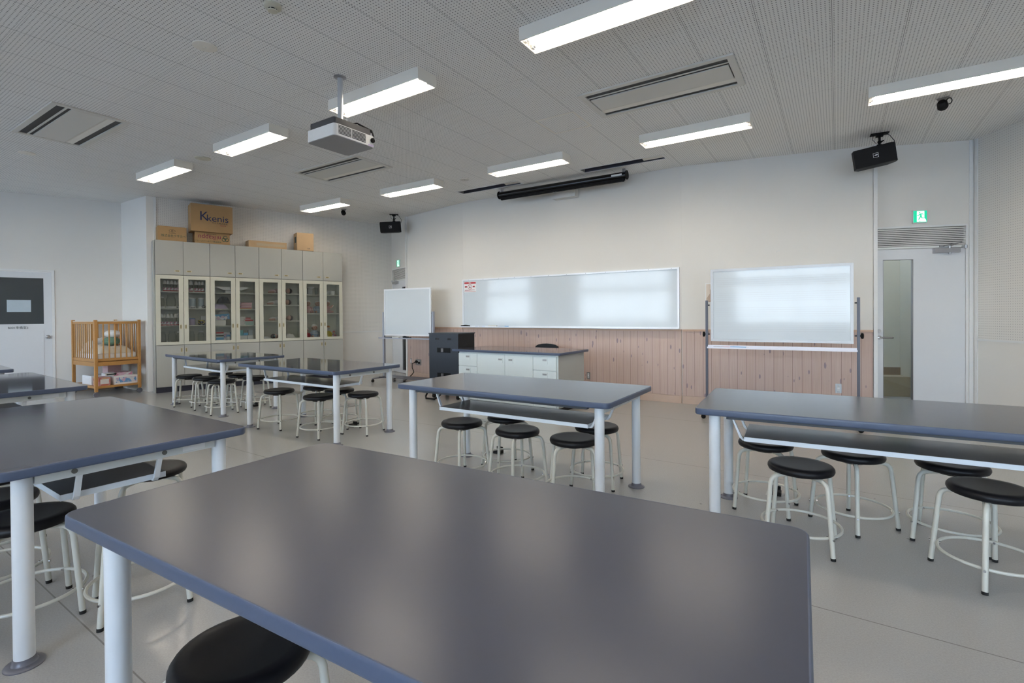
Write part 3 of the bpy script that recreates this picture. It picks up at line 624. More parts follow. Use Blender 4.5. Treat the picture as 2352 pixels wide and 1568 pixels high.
# no-drinking/eating notice
o = thing('notice', 'white and red prohibition notice in the top left corner of the long whiteboard', 'notice', loc_on(AF1, aF1, .035, -.0175, 1.725), aF1)
part('sheet', MB().box(0, .285, -.0012, 0, 0, .20), 'paper', o); part('header_band', MB().box(.008, .277, -.0020, -.0012, .155, .188), 'red', o); part('footer_band', MB().box(.008, .277, -.0020, -.0012, .010, .016), 'red', o)
b = MB(); b.tube([(.14 + .046 * cos(t * pi / 12), -.0015, .10 + .046 * sin(t * pi / 12)) for t in range(24)], .0035, 5, True); b.tube([(.107, -.0015, .132), (.173, -.0015, .068)], .003, 5); part('prohibition_ring', b, 'red', o)
b = MB(); b.prism([(.125, .075), (.155, .075), (.150, .10), (.13, .10)], -.0022, -.0013, 'xz'); b.tube([(.125, -.0017, .125), (.145, -.0017, .11), (.16, -.0017, .125)], .003, 5); part('symbol', b, 'ink_dark', o)
b = MB(); b.box(.02, .075, -.0020, -.0012, .09, .115); b.box(.205, .255, -.0020, -.0012, .09, .115); b.box(.02, .25, -.002, -.0012, .035, .043); part('text_lines', b, 'ink_red', o)
text('禁止', .03, 'paper', o, (.14, -.0021, .171), FRONT, 'header_lettering')
# things on the tray
def on_tray(s, off=-.062, z=1.0782): return loc_on(AF1, aF1, s, off, z)
o = thing('board_eraser', 'black curved eraser at the left end of the wall board tray', 'eraser', on_tray(-.005 + .10), aF1)
part('grip', MB().prism([(-.10, .012), (.10, .012), (.09, .03), (.0, .042), (-.09, .03)], -.022, .022, 'xz'), 'black', o); part('felt', MB().box(-.10, .10, -.022, .022, 0, .012), 'stand_silver', o)
def marker(loc, rot, m, label, group, cap='black', L=.13):
    o = thing('marker', label, 'marker pen', loc, rot, group)
    part('barrel', MB().cyl((0, 0, .008), (L * .6, 0, .008), .008, 10), m, o, True); part('cap', MB().cyl((L * .6, 0, .008), (L, 0, .008), .0088, 10), cap, o, True)
    return o
marker(on_tray(.25), aF1, 'paper', 'white barrelled marker with blue cap beside the black eraser on the wall board tray', 'markers on the wall board tray', 'blue')
marker(on_tray(.41), aF1, 'black', 'dark marker with blue cap in the middle of the pens on the wall board tray', 'markers on the wall board tray', 'blue')
o = thing('board_eraser', 'cream felt eraser right of the dark markers on the wall board tray', 'eraser', on_tray(.72), aF1)
part('felt', MB().box(-.09, .09, -.02, .02, 0, .022), 'cloth_white', o); part('backing', MB().box(-.09, .09, -.02, .02, .022, .032), 'plastic_beige', o)
o = thing('board_eraser', 'pale eraser with blue end rightmost on the wall board tray', 'eraser', on_tray(.94), aF1)
part('felt', MB().box(-.09, .05, -.02, .02, 0, .025), 'paper_blue', o); part('blue_end', MB().box(.051, .11, -.02, .02, 0, .022), 'sky_blue', o)
# poster behind the music board
o = thing('poster', 'shiny brown poster with white border on the front wall behind the music whiteboard', 'poster', loc_on(AF2, aF2, .315, -.002, 1.44), aF2)
part('border', MB().box(0, .25, -.0015, 0, 0, .285), 'paper', o); part('picture', MB().box(.014, .236, -.0028, -.0016, .016, .270), 'foil', o)
# wall outlets
def outlet(A, a, s, z, label, kind='pair', w=.07, h=.12, off=-.0165):
    o = thing('wall_outlet', label, 'outlet', loc_on(A, a, s, off, z), a, 'electrical plates on the wood panelling')
    part('plate', MB().rbox(-w / 2, w / 2, -h / 2, h / 2, 0, .005, .006).xf(Matrix.Rotation(R(90), 4, 'X')), 'plate_steel', o)
    n = 2 if w > .1 else 1
    for i in range(n):
        x = (i - (n - 1) / 2) * .05
        part('socket', MB().box(x - .014, x + .014, -.0085, -.005, -.036, .036), 'paper', o)
        sl = MB()
        for z_ in (-.02, .02): sl.box(x - .007, x - .004, -.0095, -.0086, z_ - .005, z_ + .005); sl.box(x + .004, x + .007, -.0095, -.0086, z_ - .005, z_ + .005)
        if kind == 'pair': part('slots', sl, 'black', o)
outlet(AF2, aF2, 1.93, .306, 'single outlet low on the panelling under the music whiteboard')
outlet(AF1, aF1, 2.567, .314, 'single outlet low on the panelling right of the teacher desk', w=.06, h=.11)
outlet(AF0, aF0, .13, .335, 'narrow blank switch plate low in the left front corner', 'blank', .05, .11)
outlet(AF0, aF0, .40, .325, 'wide steel outlet plate with plugs in the left front corner', 'pair', .20, .12)
o = thing('power_cord', 'black power cord plugged into the left corner outlet and trailing to the floor', 'cord', (0, 0, 0))
p0 = Vector(loc_on(AF0, aF0, .36, -.027, .325)); b = MB(); b.ball(p0 + Vector((0, -.02, .01)), .028, sx=1.4); b.ball(p0 + Vector((.07, -.015, -.012)), .024, sx=1.4); part('plug', b, 'black', o, True)
b = MB(); b.tube([p0 + Vector(v) for v in ((-.02, -.03, 0), (-.09, -.05, -.03), (-.08, -.06, -.12), (.0, -.10, -.20), (-.03, -.14, -.26), (.08, -.40, -.30), (.22, -.65, -.315), (.6, -.9, -.315), (.95, -1.2, -.315))], .009, 8); part('cable', b, 'black', o, True)

# ------------------------------------------------------------------ laboratory tables
TL, TW, IX, IY = 1.791, .890, .098, .095
def table(name, label, x, y, rot, sh, group='grey topped laboratory tables', sticker=False):
    o = thing(name, label, 'table', (x, y, 0), rot, group)
    part('tabletop', MB().sweep_rr(TL, TW, .042, [(.006, .7145), (.006, .7500)], caps=(True, True)), 'laminate', o)
    part('edge_band', MB().sweep_rr(TL, TW, .042, [(.0062, .7502), (.0035, .7500), (.0008, .7475), (0, .743), (0, .722), (.001, .7175), (.004, .7145), (.030, .7140)]), 'edge_vinyl', o, True)
    for px in (IX, TL - IX):
        s = -1 if px < 1 else 1
        r = part('end_rail', MB().box(px - .015 + s * .012, px + .015 + s * .012, IY + .031, TW - IY - .031, .668, .7135), 'rail_paint', o)
        bb = MB()
        for t in (.27, .62): bb.cyl((px + s * .0275, TW * t, .690), (px + s * .031, TW * t, .690), .010, 14)
        part('bolt', bb, 'bolt', r)
        if sticker and s > 0: part('stock_label', MB().box(px + .0271, px + .0278, TW - IY - .17, TW - IY - .075, .676, .700), 'paper', r)
    for py in (.072, TW - .072): part('side_bar', MB().box(.165, TL - .165, py - .018, py + .018, .692, .7138), 'bar_steel', o)
    for px, py in ((IX, IY), (TL - IX, IY), (IX, TW - IY), (TL - IX, TW - IY)):
        l = part('leg', MB().cyl((px, py, .012), (px, py, .7138), .031, 24), 'leg_paint', o, True)
        fl = MB(); fl.lathe([(.060, 0), (.060, .004), (.056, .008), (.040, .011), (.036, .016), (.034, .030), (.0315, .030)], 28, px, py)
        for dx in (-.046, .046): fl.cyl((px + dx, py, .008), (px + dx, py, .0115), .006, 10)
        part('flange', fl, 'flange', l, True)
    x0, x1, y0, y1 = sh
    sf = part('shelf', MB().box(x0, x1, y0, y1, .562, .586), 'shelf_paint', o)
    part('shelf_laminate', MB().box(x0 + .001, x1 - .001, y0 + .001, y1 - .001, .5862, .5875), 'shelf_laminate', sf)
    for yb in (y0 + .045, y1 - .045):
        for px, xe, s in ((IX, x0, 1), (TL - IX, x1, -1)):
            P = [(xe - s * .080, .7136), (xe - s * .073, .7136), (xe - s * .016, .585), (xe - s * .006, .567), (xe + s * .012, .5615), (xe + s * .10, .5615), (xe + s * .10, .5575), (xe - s * .010, .5575), (xe - s * .026, .574)]
            part('shelf_bracket', MB().prism(P, yb - .010, yb + .010, 'xz'), 'leg_paint', sf)
    return o
table('laboratory_table', 'nearest grey laboratory table filling the bottom of the photo', -1.778, .556, 0, (.28, 1.62, .33, .71))
table('laboratory_table', 'laboratory table in the middle, in front of the teacher desk', -2.804, 2.959, -.040, (.37, 1.61, .10, .47))
table('laboratory_table', 'laboratory table at the right edge in front of the music whiteboard', -.540, 2.990, .015, (.25, 1.60, .12, .50))
table('laboratory_table', 'second nearest laboratory table, at the left edge behind the nearest one', -4.208, .694, -.065, (.28, 1.645, .215, .585), sticker=True)
table('laboratory_table', 'laboratory table at the left edge in front of the wooden crib', -6.827, 1.020, -.088, (.28, 1.62, .2, .58), sticker=True)
table('laboratory_table', 'farthest laboratory table, nearest to the tall cabinets', -8.211, 3.805, -.115, (.36, 1.62, .12, .5))
table('laboratory_table', 'laboratory table between the cabinets table and the middle table', -5.733, 3.421, -.055, (.37, 1.62, .11, .48))
table('laboratory_table', 'laboratory table tip at the far left edge below the preparation room door', -9.22, 1.26, -.115, (.28, 1.62, .2, .58))

# ------------------------------------------------------------------ stools
st = thing('stool', '', 'stool', group='black round stools with cream tube legs')
part('seat', MB().lathe([(.001, .402), (.150, .402), (.161, .407), (.166, .418), (.165, .430), (.158, .440), (.145, .4445), (.12, .443), (.09, .4405), (.001, .4395)], 40), 'seat_vinyl', st, True)
for k in range(4):
    a = k * pi / 2; path = []
    for r_, z_ in ((.075, .390), (.125, .390), (.155, .388), (.172, .381), (.184, .368), (.190, .350), (.193, .325), (.2235, .014)): path.append((r_ * cos(a), r_ * sin(a), z_))
    lg = part('leg', MB().tube(path, .0118, 12), 'stool_paint', st, True)
    part('foot_cap', MB().cyl((.2236 * cos(a), .2236 * sin(a), .014), (.2245 * cos(a), .2245 * sin(a), 0), .0125, 12), 'rubber', lg, True)
part('foot_ring', MB().tube([(.197 * cos(t * pi / 24), .197 * sin(t * pi / 24), .107) for t in range(48)], .0075, 8, True), 'stool_paint', st, True)
for k in range(4): a = k * pi / 2; part('bolt', MB().cyl((.184 * cos(a), .184 * sin(a), .107), (.232 * cos(a), .232 * sin(a), .107), .0055, 8), 'chrome', st)
part('under_plate', MB().cyl((0, 0, .378), (0, 0, .401), .07, 20), 'rubber', st)
stools = [(-.013, 3.236, -49, 'front left stool of three at the right edge table, nearest to the nearest table corner'), (.784, 3.251, -108, 'stool cut by the right edge of the photo, frontmost at the right table'),
 (-.217, 3.71, -52, 'stool behind the left legs of the right edge table, farthest left there'), (.262, 3.68, -88, 'middle stool of the back row under the right edge table'), (.725, 3.68, 121, 'back row stool behind the frontmost right edge stool'),
 (-2.38, 3.267, 30, 'leftmost stool of the middle table'), (-1.847, 3.237, 20, 'centre front stool under the middle table'), (-1.376, 3.197, 72, 'front stool beside the right front leg of the middle table'),
 (-1.371, 3.63, 52, 'stool behind the right front leg of the middle table, back row'), (-2.167, 3.62, 102, 'back row stool half hidden by the shelf of the middle table'),
 (-5.302, 3.667, -122, 'front left stool at the table between the cabinets table and the middle table'), (-4.531, 3.611, -131, 'stool half behind the front leg of the table left of the middle table'), (-4.235, 3.959, -124, 'rightmost stool of the table left of the middle table'),
 (-5.161, 4.09, 45, 'back left stool under the shelf of the table left of the middle table'), (-4.70, 4.03, 71, 'back row stool behind the front leg of the table left of the middle table'),
 (-7.853, 3.967, -83, 'leftmost stool at the table nearest the cabinets'), (-7.383, 3.953, -65, 'second stool from the left at the table nearest the cabinets'), (-6.802, 3.85, -64, 'front stool crossed by the front leg of the table nearest the cabinets'),
 (-7.80, 4.40, 40, 'stool farthest back under the table nearest the cabinets'), (-7.27, 4.39, 25, 'back row stool right of the front leg of the table nearest the cabinets'), (-6.785, 4.32, -65, 'rightmost stool at the table nearest the cabinets'),
 (-2.909, .798, 35, 'stool crossed by the big white leg at the left edge'), (-3.35, .80, 43, 'stool just behind the one crossed by the big left leg'), (-2.61, 1.105, -62, 'stool whose legs show between the two big white legs at left'),
 (-3.197, 1.411, 20, 'stool peeking out behind the shelf of the left table'), (-3.84, .92, 10, 'stool at the left edge, legs only just in the photo'), (-1.246, .753, 48, 'nearest stool, under the front edge of the nearest table')]
for k, (x, y, a, lab) in enumerate(stools):
    if k == 0: st.location = (x, y, 0); st.rotation_euler = (0, 0, R(a)); st['label'] = lab
    else: dup(st, (x, y, 0), R(a), lab)

# ------------------------------------------------------------------ teacher desk, chair, rack
o = thing('teacher_desk', 'pale blue grey teacher desk with dark top, drawers and two doors', 'desk', (-4.471, 5.889, 0), -.052)
DL, DW = 1.80, .885
part('desktop', MB().sweep_rr(DL, DW, .03, [(.006, .768), (.006, .800)], caps=(True, True)), 'laminate', o)
part('edge_band', MB().sweep_rr(DL, DW, .03, [(.0062, .8002), (.003, .8), (.0005, .797), (0, .793), (0, .775), (.003, .768), (.02, .7675)]), 'edge_vinyl', o, True)
part('body', MB().box(.10, DL - .06, .062, DW - .06, .075, .767), 'desk_paint', o)
part('side_panel', MB().box(DL - .0595, DL - .056, .062, DW - .06, .075, .767), 'desk_side', o)
part('plinth', MB().box(.14, DL - .10, .10, DW - .10, 0, .0745), 'rack_side', o)
def pull(par, x, z, y=.040):
    f = MB(); grid_open([x - .045, x + .045, x - .03, x + .032], [z - .038, z + .038, z + .002, z + .026], [(x - .03, x + .032, z + .002, z + .026)], lambda a, b, c, d: f.box(a, b, y - .004, y, c, d))
    h_ = part('pull_handle', f, 'cab_inside' if False else 'desk_paint', par); part('recess', MB().box(x - .03, x + .032, y - .0012, y - .0004, z + .002, z + .026), 'plate_steel', h_)
xa, xb, xc, xd, xe = .105, .445, .925, 1.375, DL - .075
for a_, b_ in ((xa, xb), (xd, xe)):
    for z0, z1 in ((.565, .745), (.375, .559), (.085, .369)):
        dr = part('drawer', MB().box(a_, b_ - .006, .041, .0615, z0, z1), 'desk_paint', o); pull(dr, (a_ + b_) / 2, (z0 + z1) / 2 + .03)
for a_, b_, hx in ((xb, xc, xc - .08), (xc, xd, xc + .09)):
    dr = part('cabinet_door', MB().box(a_, b_ - .006, .041, .0615, .085, .745), 'desk_paint', o); pull(dr, hx, .665)
o = thing('office_chair', 'black chair behind the teacher desk, only its curved back showing', 'chair', (-3.56, 7.00, 0), R(-3))
part('seat', MB().lathe([(.001, .43), (.19, .43), (.21, .45), (.205, .475), (.17, .485), (.001, .48)], 28), 'seat_vinyl', o, True)
P = [(-.19, .60), (.19, .60), (.215, .74), (.20, .79), (.15, .815), (.08, .829), (.0, .834), (-.08, .829), (-.15, .815), (-.20, .79), (-.215, .74)]
part('backrest', MB().prism(P, .18, .21, 'xz'), 'seat_vinyl', o); part('back_post', MB().tube([(0, .05, .42), (0, .20, .42), (0, .225, .55), (0, .215, .72)], .015), 'black', o, True)
part('gas_post', MB().cyl((0, 0, .10), (0, 0, .43), .022), 'black', o, True)
for k in range(5):
    a = k * 2 * pi / 5; s_ = part('base_spoke', MB().cyl((0, 0, .10), (.25 * cos(a), .25 * sin(a), .07), .014, 8), 'black', o, True); part('caster', MB().cyl((.25 * cos(a) - .012, .25 * sin(a), .027), (.25 * cos(a) + .012, .25 * sin(a), .027), .027, 12), 'rubber', s_)
o = thing('equipment_rack', 'black equipment rack on casters left of the teacher desk', 'rack', (-5.085, 6.13, 0), R(0))
part('cabinet', MB().box(0, .565, .004, .43, .13, 1.005), 'rack_side', o); part('top_plate', MB().box(-.008, .573, -.008, .44, 1.006, 1.022), 'rack_black', o)
fp = MB(); grid_open([0, .565, .13, .20, .36, .43], [.13, 1.004, .915, .945], [(.13, .20, .915, .945), (.36, .43, .915, .945)], lambda a, b, c, d: fp.box(a, b, -.004, .003, c, d)); part('back_panel', fp, 'rack_black', o)
for z in (.72, .33):
    v_ = part('vent', MB().box(.16, .42, -.0065, -.0045, z, z + .075), 'black', o); l_ = MB()
    for k in range(3): l_.box(.238 + k * .016, .245 + k * .016, -.009, -.0067, z + .008, z + .066)
    part('latch', l_, 'plate_steel', v_)
    for k in range(7): pass
for x in (.05, .515):
    for y in (.05, .38): part('caster', MB().cyl((x - .014, y, .035), (x + .014, y, .035), .035, 16).box(x - .02, x + .02, y - .03, y + .02, .06, .13), 'rubber', o)
part('outrigger', MB().tube([(.03, -.0, .145), (.02, -.07, .10), (.02, -.12, .045), (.06, -.16, .02), (.22, -.16, .02), (.27, -.10, .06), (.28, 0, .145)], .014, 8), 'black', o, True)
b = MB().box(.12, .42, -.14, .17, .0005, .010); single('floor_patch', b, 'rack_black', 'thin dark panel on the floor just right of the teacher desk', 'floor hatch', (-2.78, 5.85, 0), -.05)  # thin dark sheet lying flat on the floor

# floor plates and outlets below the tables
for (x, y, w_, d_, a, lab) in ((-5.70, 5.04, .24, .24, -.05, 'small steel floor plate behind the table left of the middle table'), (-3.33, 5.05, .24, .24, -.05, 'small steel floor plate behind the middle table'), (-7.98, 5.33, .40, .34, -.1, 'steel floor plate near the cabinets, seen beside a stool'), (-7.48, 5.42, .40, .34, -.1, 'steel floor plate right of the one beside the stool, near the cabinets')):
    o = thing('floor_plate', lab, 'floor plate', (x, y, 0), a, 'steel floor plates'); part('lid', MB().rbox(-w_ / 2, w_ / 2, -d_ / 2, d_ / 2, .0005, .004, .02), 'plate_steel', o); part('finger_ring', MB().cyl((0, 0, .004), (0, 0, .0055), .02, 16), 'bolt', o)
for (x, y, lab) in ((-4.556, 4.10, 'black floor outlet under the table left of the middle table'), (-6.85, 4.345, 'black floor outlet under the table nearest the cabinets'), (-2.469, 3.96, 'black floor outlet under the middle table'), (-.175, 4.0, 'black floor outlet under the right edge table')):
    o = thing('floor_outlet', lab, 'floor outlet', (x, y, 0), -.05, 'black floor outlets'); part('box', MB().box(-.04, .04, -.03, .03, .001, .028), 'rubber', o); part('lid', MB().box(-.035, .035, .027, .031, .029, .055), 'black', o); part('base_plate', MB().box(-.055, .055, -.045, .045, 0, .001), 'plate_steel', o)

# ------------------------------------------------------------------ mobile whiteboards
o = thing('music_whiteboard', 'mobile whiteboard printed with music staves on dark grey stand', 'whiteboard', (-1.011, 6.765, 0), 0)
bd = part('board_frame', MB(), 'frame_light', o) if False else None
f = MB(); grid_open([0, 1.502, .03, 1.472], [.942, 1.85, .972, 1.82], [(.03, 1.472, .972, 1.82)], lambda a, b, c, d: f.box(a, b, -.018, .012, c, d)); part('frame', f, 'aluminium', o)
sf = part('writing_surface', MB().box(.028, 1.474, -.012, .006, .970, 1.822), 'board_white', o)
ln = MB()
for g in range(4):
    for k in range(5): z = 1.730 - g * .185 - k * .0255; ln.box(.065, 1.435, -.0128, -.0122, z - .0010, z + .0010)
part('staff_lines', ln, 'staff_line', sf)
for x, s in ((-.05, -1), (1.548, 1)):
    u = part('upright', MB().box(x - .014, x + .014, -.014, .014, .06, 1.46), 'stand_grey', o)
    k = MB(); k.cyl((x, 0, 1.40), (x - s * .035, 0, 1.40), .009); k.cyl((x, 0, 1.03), (x - s * .035, 0, 1.03), .009); part('pivot', k, 'bar_steel', u)
    k = MB()
    for t in range(6): k.ball((x + s * .035, .022 * cos(t * pi / 3), 1.03 + .022 * sin(t * pi / 3)), .014, 8, 6)
    k.cyl((x, 0, 1.03), (x + s * .05, 0, 1.03), .012); part('clamp_knob', k, 'black', u, True)
    ft = part('foot', MB().box(x - .016, x + .016, -.29, .29, .055, .085), 'stand_grey', o)
    for y in (-.275, .275): part('caster', MB().ball((x, y, .028), .028).cyl((x, y, .05), (x, y, .056), .012), 'black', ft, True)
part('lower_bar', MB().box(-.036, 1.534, -.01, .01, .12, .15), 'stand_grey', o)
tr = MB(); tr.box(-.035, 1.533, -.085, -.015, .855, .860); tr.box(-.035, 1.533, -.088, -.083, .855, .876); tr.box(-.035, 1.533, -.018, -.014, .855, .895); part('pen_tray', tr, 'tray_white', o)
marker((-.975, 6.718, .8603), 0, 'black', 'black marker with red end at the left end of the music board tray', 'pens on the music board tray', 'red', .19)
o = thing('board_eraser', 'blue and white eraser on the music board tray beside the marker', 'eraser', (-.69, 6.716, .8603), 0); part('body', MB().box(-.09, .09, -.016, .016, 0, .020), 'sky_blue', o); part('end', MB().box(.091, .115, -.015, .015, 0, .018), 'paper', o)
# left mobile whiteboard
ang = math.atan2(7.33 - 7.34, 1.21)
o = thing('mobile_whiteboard', 'plain mobile whiteboard on a silver stand in front of the left exit', 'whiteboard', (-7.225, 7.34, 0), ang)
f = MB(); grid_open([0, 1.2, .028, 1.172], [.905, 1.825, .933, 1.797], [(.028, 1.172, .933, 1.797)], lambda a, b, c, d: f.box(a, b, -.018, .012, c, d)); part('frame', f, 'frame_light', o)
part('writing_surface', MB().box(.027, 1.173, -.012, .006, .932, 1.798), 'board_white', o)
for x, s in ((-.035, -1), (1.235, 1)):
    u = part('upright', MB().box(x - .02, x + .02, -.012, .030, .05, 1.37), 'stand_silver', o)
    k = MB(); k.cyl((x, 0, 1.34), (x - s * .03, 0, 1.34), .008); k.cyl((x, 0, .93), (x - s * .03, 0, .93), .008); part('pivot', k, 'bar_steel', u)
    ft = part('foot', MB().box(x - .015, x + .015, -.31, .31, .06, .085), 'stand_silver', o)
    for y in (-.30, .30): part('caster', MB().cyl((x - .012, y, .03), (x + .012, y, .03), .03, 14).box(x - .015, x + .015, y - .012, y + .012, .045, .06), 'rubber', ft)
part('lower_shelf', MB().box(-.015, 1.215, -.16, .16, .088, .098), 'slot_dark', o)
tr = MB(); tr.box(-.06, 1.25, -.115, -.02, .850, .858); tr.box(-.06, 1.25, -.118, -.112, .848, .872); part('pen_tray', tr, 'stand_silver', o)
def lt(x, z=.8585): return (-7.225 + x, 7.34 - .068, z)
o = thing('board_eraser', 'dark eraser at the left of the small mobile board tray', 'eraser', lt(.16), 0); part('body', MB().box(-.09, .09, -.02, .02, 0, .022), 'black', o); part('felt', MB().box(-.16, -.092, -.012, .012, 0, .012), 'ink_wine', o)
o = thing('board_eraser', 'cream eraser in the middle of the small mobile board tray', 'eraser', lt(.36), 0); part('body', MB().box(-.085, .085, -.022, .022, 0, .016), 'cloth_white', o); part('backing', MB().box(-.085, .085, -.022, .022, .016, .026), 'plastic_beige', o)
o = thing('board_eraser', 'black eraser with handle at the right of the small mobile board tray', 'eraser', lt(.62), 0); part('body', MB().prism([(-.07, 0), (.07, 0), (.06, .03), (-.02, .045), (-.06, .035)], -.02, .02, 'xz'), 'black', o); part('handle', MB().box(.071, .12, -.014, .014, .004, .026), 'rubber', o)

# ------------------------------------------------------------------ storage wall
CP = Vector((-9.553, 4.297)); CA = R(70.65); U = .813; CD = .295
def CL(s, dpt, z): return (CP.x + cos(CA) * s - sin(CA) * dpt, CP.y + sin(CA) * s + cos(CA) * dpt, z)
def flush_pull(par, x, z, vert, y=-.0195):
    a_, b_ = (.015, .042) if vert else (.042, .015)
    f = MB(); grid_open([x - a_, x + a_, x - a_ * .65, x + a_ * .65], [z - b_, z + b_, z - b_ * .72, z + b_ * .72], [(x - a_ * .65, x + a_ * .65, z - b_ * .72, z + b_ * .72)], lambda p, q_, r_, s_: f.box(p, q_, y - .003, y, r_, s_))
    h_ = part('pull_handle', f, 'brass_light', par); part('recess', MB().box(x - a_ * .65, x + a_ * .65, y - .0012, y - .0002, z - b_ * .72, z + b_ * .72), 'brass', h_)
where = ['at the left end of the storage wall, bottles side', 'second from the left in the storage wall', 'third from the left in the storage wall', 'at the right end of the storage wall, dolls side']
inside = ['with baby bottles and jars inside, leftmost', 'with a baby scale and colourful packs inside', 'with baby dolls lying on its shelves', 'with seated dolls and bowls inside, rightmost']
shelf_z = [(1.755, 1.46, 1.158), (1.744, 1.448, 1.14), (1.757, 1.53, 1.215), (1.747, 1.363)]
for k in range(4):
    s0 = k * U; ww = U - .004
    # base cupboard
    o = thing('base_cupboard', 'grey base cupboard ' + where[k], 'cabinet', CL(s0, 0, 0), CA, 'grey base cupboards')
    part('carcass', MB().box(.002, ww, .0, CD, .095, .812), 'cab_grey', o); part('plinth', MB().box(.004, ww + .003, .012, CD, 0, .094), 'cab_plinth', o)
    for dx, hx in ((0, .372), (U / 2, .035)):
        dr = part('door', MB().box(dx + .003, dx + U / 2 - .004, -.0195, -.001, .10, .808), 'cab_grey', o); flush_pull(dr, dx + hx - .005, .725, True)
    # glass cabinet
    o = thing('display_cabinet', 'cream framed glass cabinet ' + inside[k], 'cabinet', CL(s0, 0, 0), CA, 'cream glass door cabinets')
    c = MB(); c.box(.002, .018, 0, CD, .816, 2.03); c.box(ww - .016, ww, 0, CD, .816, 2.03); c.box(.018, ww - .016, 0, CD, .816, .858); c.box(.018, ww - .016, 0, CD, 1.99, 2.03); c.box(.018, ww - .016, CD - .008, CD, .858, 1.99)
    part('carcass', c, 'cab_inside', o)
    for z in shelf_z[k]: part('shelf', MB().box(.019, ww - .017, .03, CD - .009, z - .020, z), 'cab_inside', o)
    for dx, hx in ((0, .360), (U / 2, .028)):
        f = MB(); x0, x1 = dx + .003, dx + U / 2 - .004
        grid_open([x0, x1, x0 + .068, x1 - .068], [.820, 2.026, .872, 1.962], [(x0 + .068, x1 - .068, .872, 1.962)], lambda p, q_, r_, s_: f.box(p, q_, -.0195, -.001, r_, s_))
        dr = part('door', f, 'cab_cream', o); part('glass_pane', MB().box(x0 + .068, x1 - .068, -.011, -.008, .872, 1.962), 'cab_glass', dr); flush_pull(dr, dx + hx, 1.132, True)
    # overhead cupboard
    o = thing('overhead_cupboard', 'grey overhead cupboard ' + where[k], 'cabinet', CL(s0, 0, 0), CA, 'grey overhead cupboards')
    part('carcass', MB().box(.002, ww, 0, CD, 2.034, 2.628), 'cab_grey', o)
    for dx, hx in ((0, .318), (U / 2, .085)):
        dr = part('door', MB().box(dx + .003, dx + U / 2 - .004, -.0195, -.001, 2.038, 2.624), 'cab_grey', o); flush_pull(dr, dx + hx, 2.105, False)
part_ = MB().box(-.022, -.003, .02, .30, 0, 2.62); struct('trim_cabinet_filler', part_, 'cab_grey', None, False, CL(0, 0, 0), CA)

# contents of the glass cabinets: s along the wall, d into the cabinet, z of the shelf
def place(o, s, dpt, z, rot=0): o.location = CL(s, dpt, z); o.rotation_euler = (0, 0, CA + rot); return o
def bottle(s, dpt, z, lab, h=.185, grp='nursing bottles on the top shelf'):
    o = thing('baby_bottle', lab, 'baby bottle', CL(s, dpt, z), CA, grp); r = .026
    part('glass_body', MB().lathe([(r, 0.0005), (r, h * .58), (r * .8, h * .66)], 14), 'jar_glass', o, True); part('cap', MB().lathe([(r * 1.0, h * .66), (r * 1.02, h * .78), (r * .62, h * .96), (r * .5, h), (.001, h)], 14), 'plastic_white', o, True)
    part('label_band', MB().lathe([(r * 1.02, .02), (r * 1.02, .022 + h * .2)], 14), 'print_pink', o); part('base_ring', MB().lathe([(r * 1.03, .0), (r * 1.03, .014)], 14), 'red', o)
ords = ['first', 'second', 'third', 'fourth', 'fifth', 'sixth']
for i, s in enumerate((.144, .198, .245, .298, .34)): bottle(s, .10 + .02 * (i % 2), 1.7552, '%s baby bottle from the left on the top shelf, left door' % ords[i])
for i, s in enumerate((.523, .545, .607, .66, .71)): bottle(s, .08 + .05 * (i % 2), 1.7552, '%s baby bottle from the left on the top shelf, right door' % ords[i])
for i, s in enumerate((.09, .13, .18, .24, .293, .336)): bottle(s, .08 + .04 * (i % 2), 1.1582, '%s baby bottle from the left on the third shelf' % ords[i], .20, 'nursing bottles on the third shelf')
def jar(s, dpt, z, r, h, lab, lid='plastic_white', base=None, grp='glass jars in the left cabinet'):
    o = thing('glass_jar', lab, 'jar', CL(s, dpt, z), CA, grp); b0 = .03 if base else 0.0005
    part('glass_body', MB().lathe([(r * .8, b0), (r, b0 + h * .15), (r, h * .65), (r * .7, h * .82), (r * .7, h * .88)], 20), 'jar_glass', o, True)
    part('lid', MB().lathe([(r * .74, h * .88), (r * .74, h * .97), (r * .3, h), (.001, h)], 20), lid, o, True)
    if base: part('base', MB().lathe([(r * 1.02, 0.0005), (r * 1.02, .03)], 20), base, o, True)
jar(.236, .12, 1.4602, .075, .24, 'large glass steriliser jar on a white base, second shelf middle', 'jar_glass', 'plastic_white'); jar(.095, .13, 1.4602, .05, .20, 'glass jar at the left of the second shelf', 'plastic_white', 'plastic_white'); jar(.36, .14, 1.4602, .036, .18, 'glass jar right of the large steriliser jar', 'jar_glass', 'plastic_white')
for s, r, h, lab, lid in ((.11, .05, .19, 'round glass jar at the left of the bottom shelf', 'jar_glass'), (.245, .065, .20, 'big glass jar in the middle of the bottom shelf', 'jar_glass'), (.355, .045, .19, 'glass jar behind the left door handle', 'plastic_white'), (.535, .05, .19, 'glass jar at the left behind the second door', 'jar_glass'), (.68, .052, .19, 'white lidded glass jar behind the second door', 'plastic_white')):
    jar(s, .12, .8585, r, h, lab, lid)
for i, s in enumerate((.165, .205)): single('bottle_cap', MB().lathe([(.015, 0), (.014, .02), (.008, .03), (.001, .03)], 12), 'plastic_white', 'small white cap %s on the bottom shelf of the bottle cabinet' % ('at left' if i == 0 else 'at right'), 'cap', CL(s, .05, .8585), CA, 'small white caps', True)
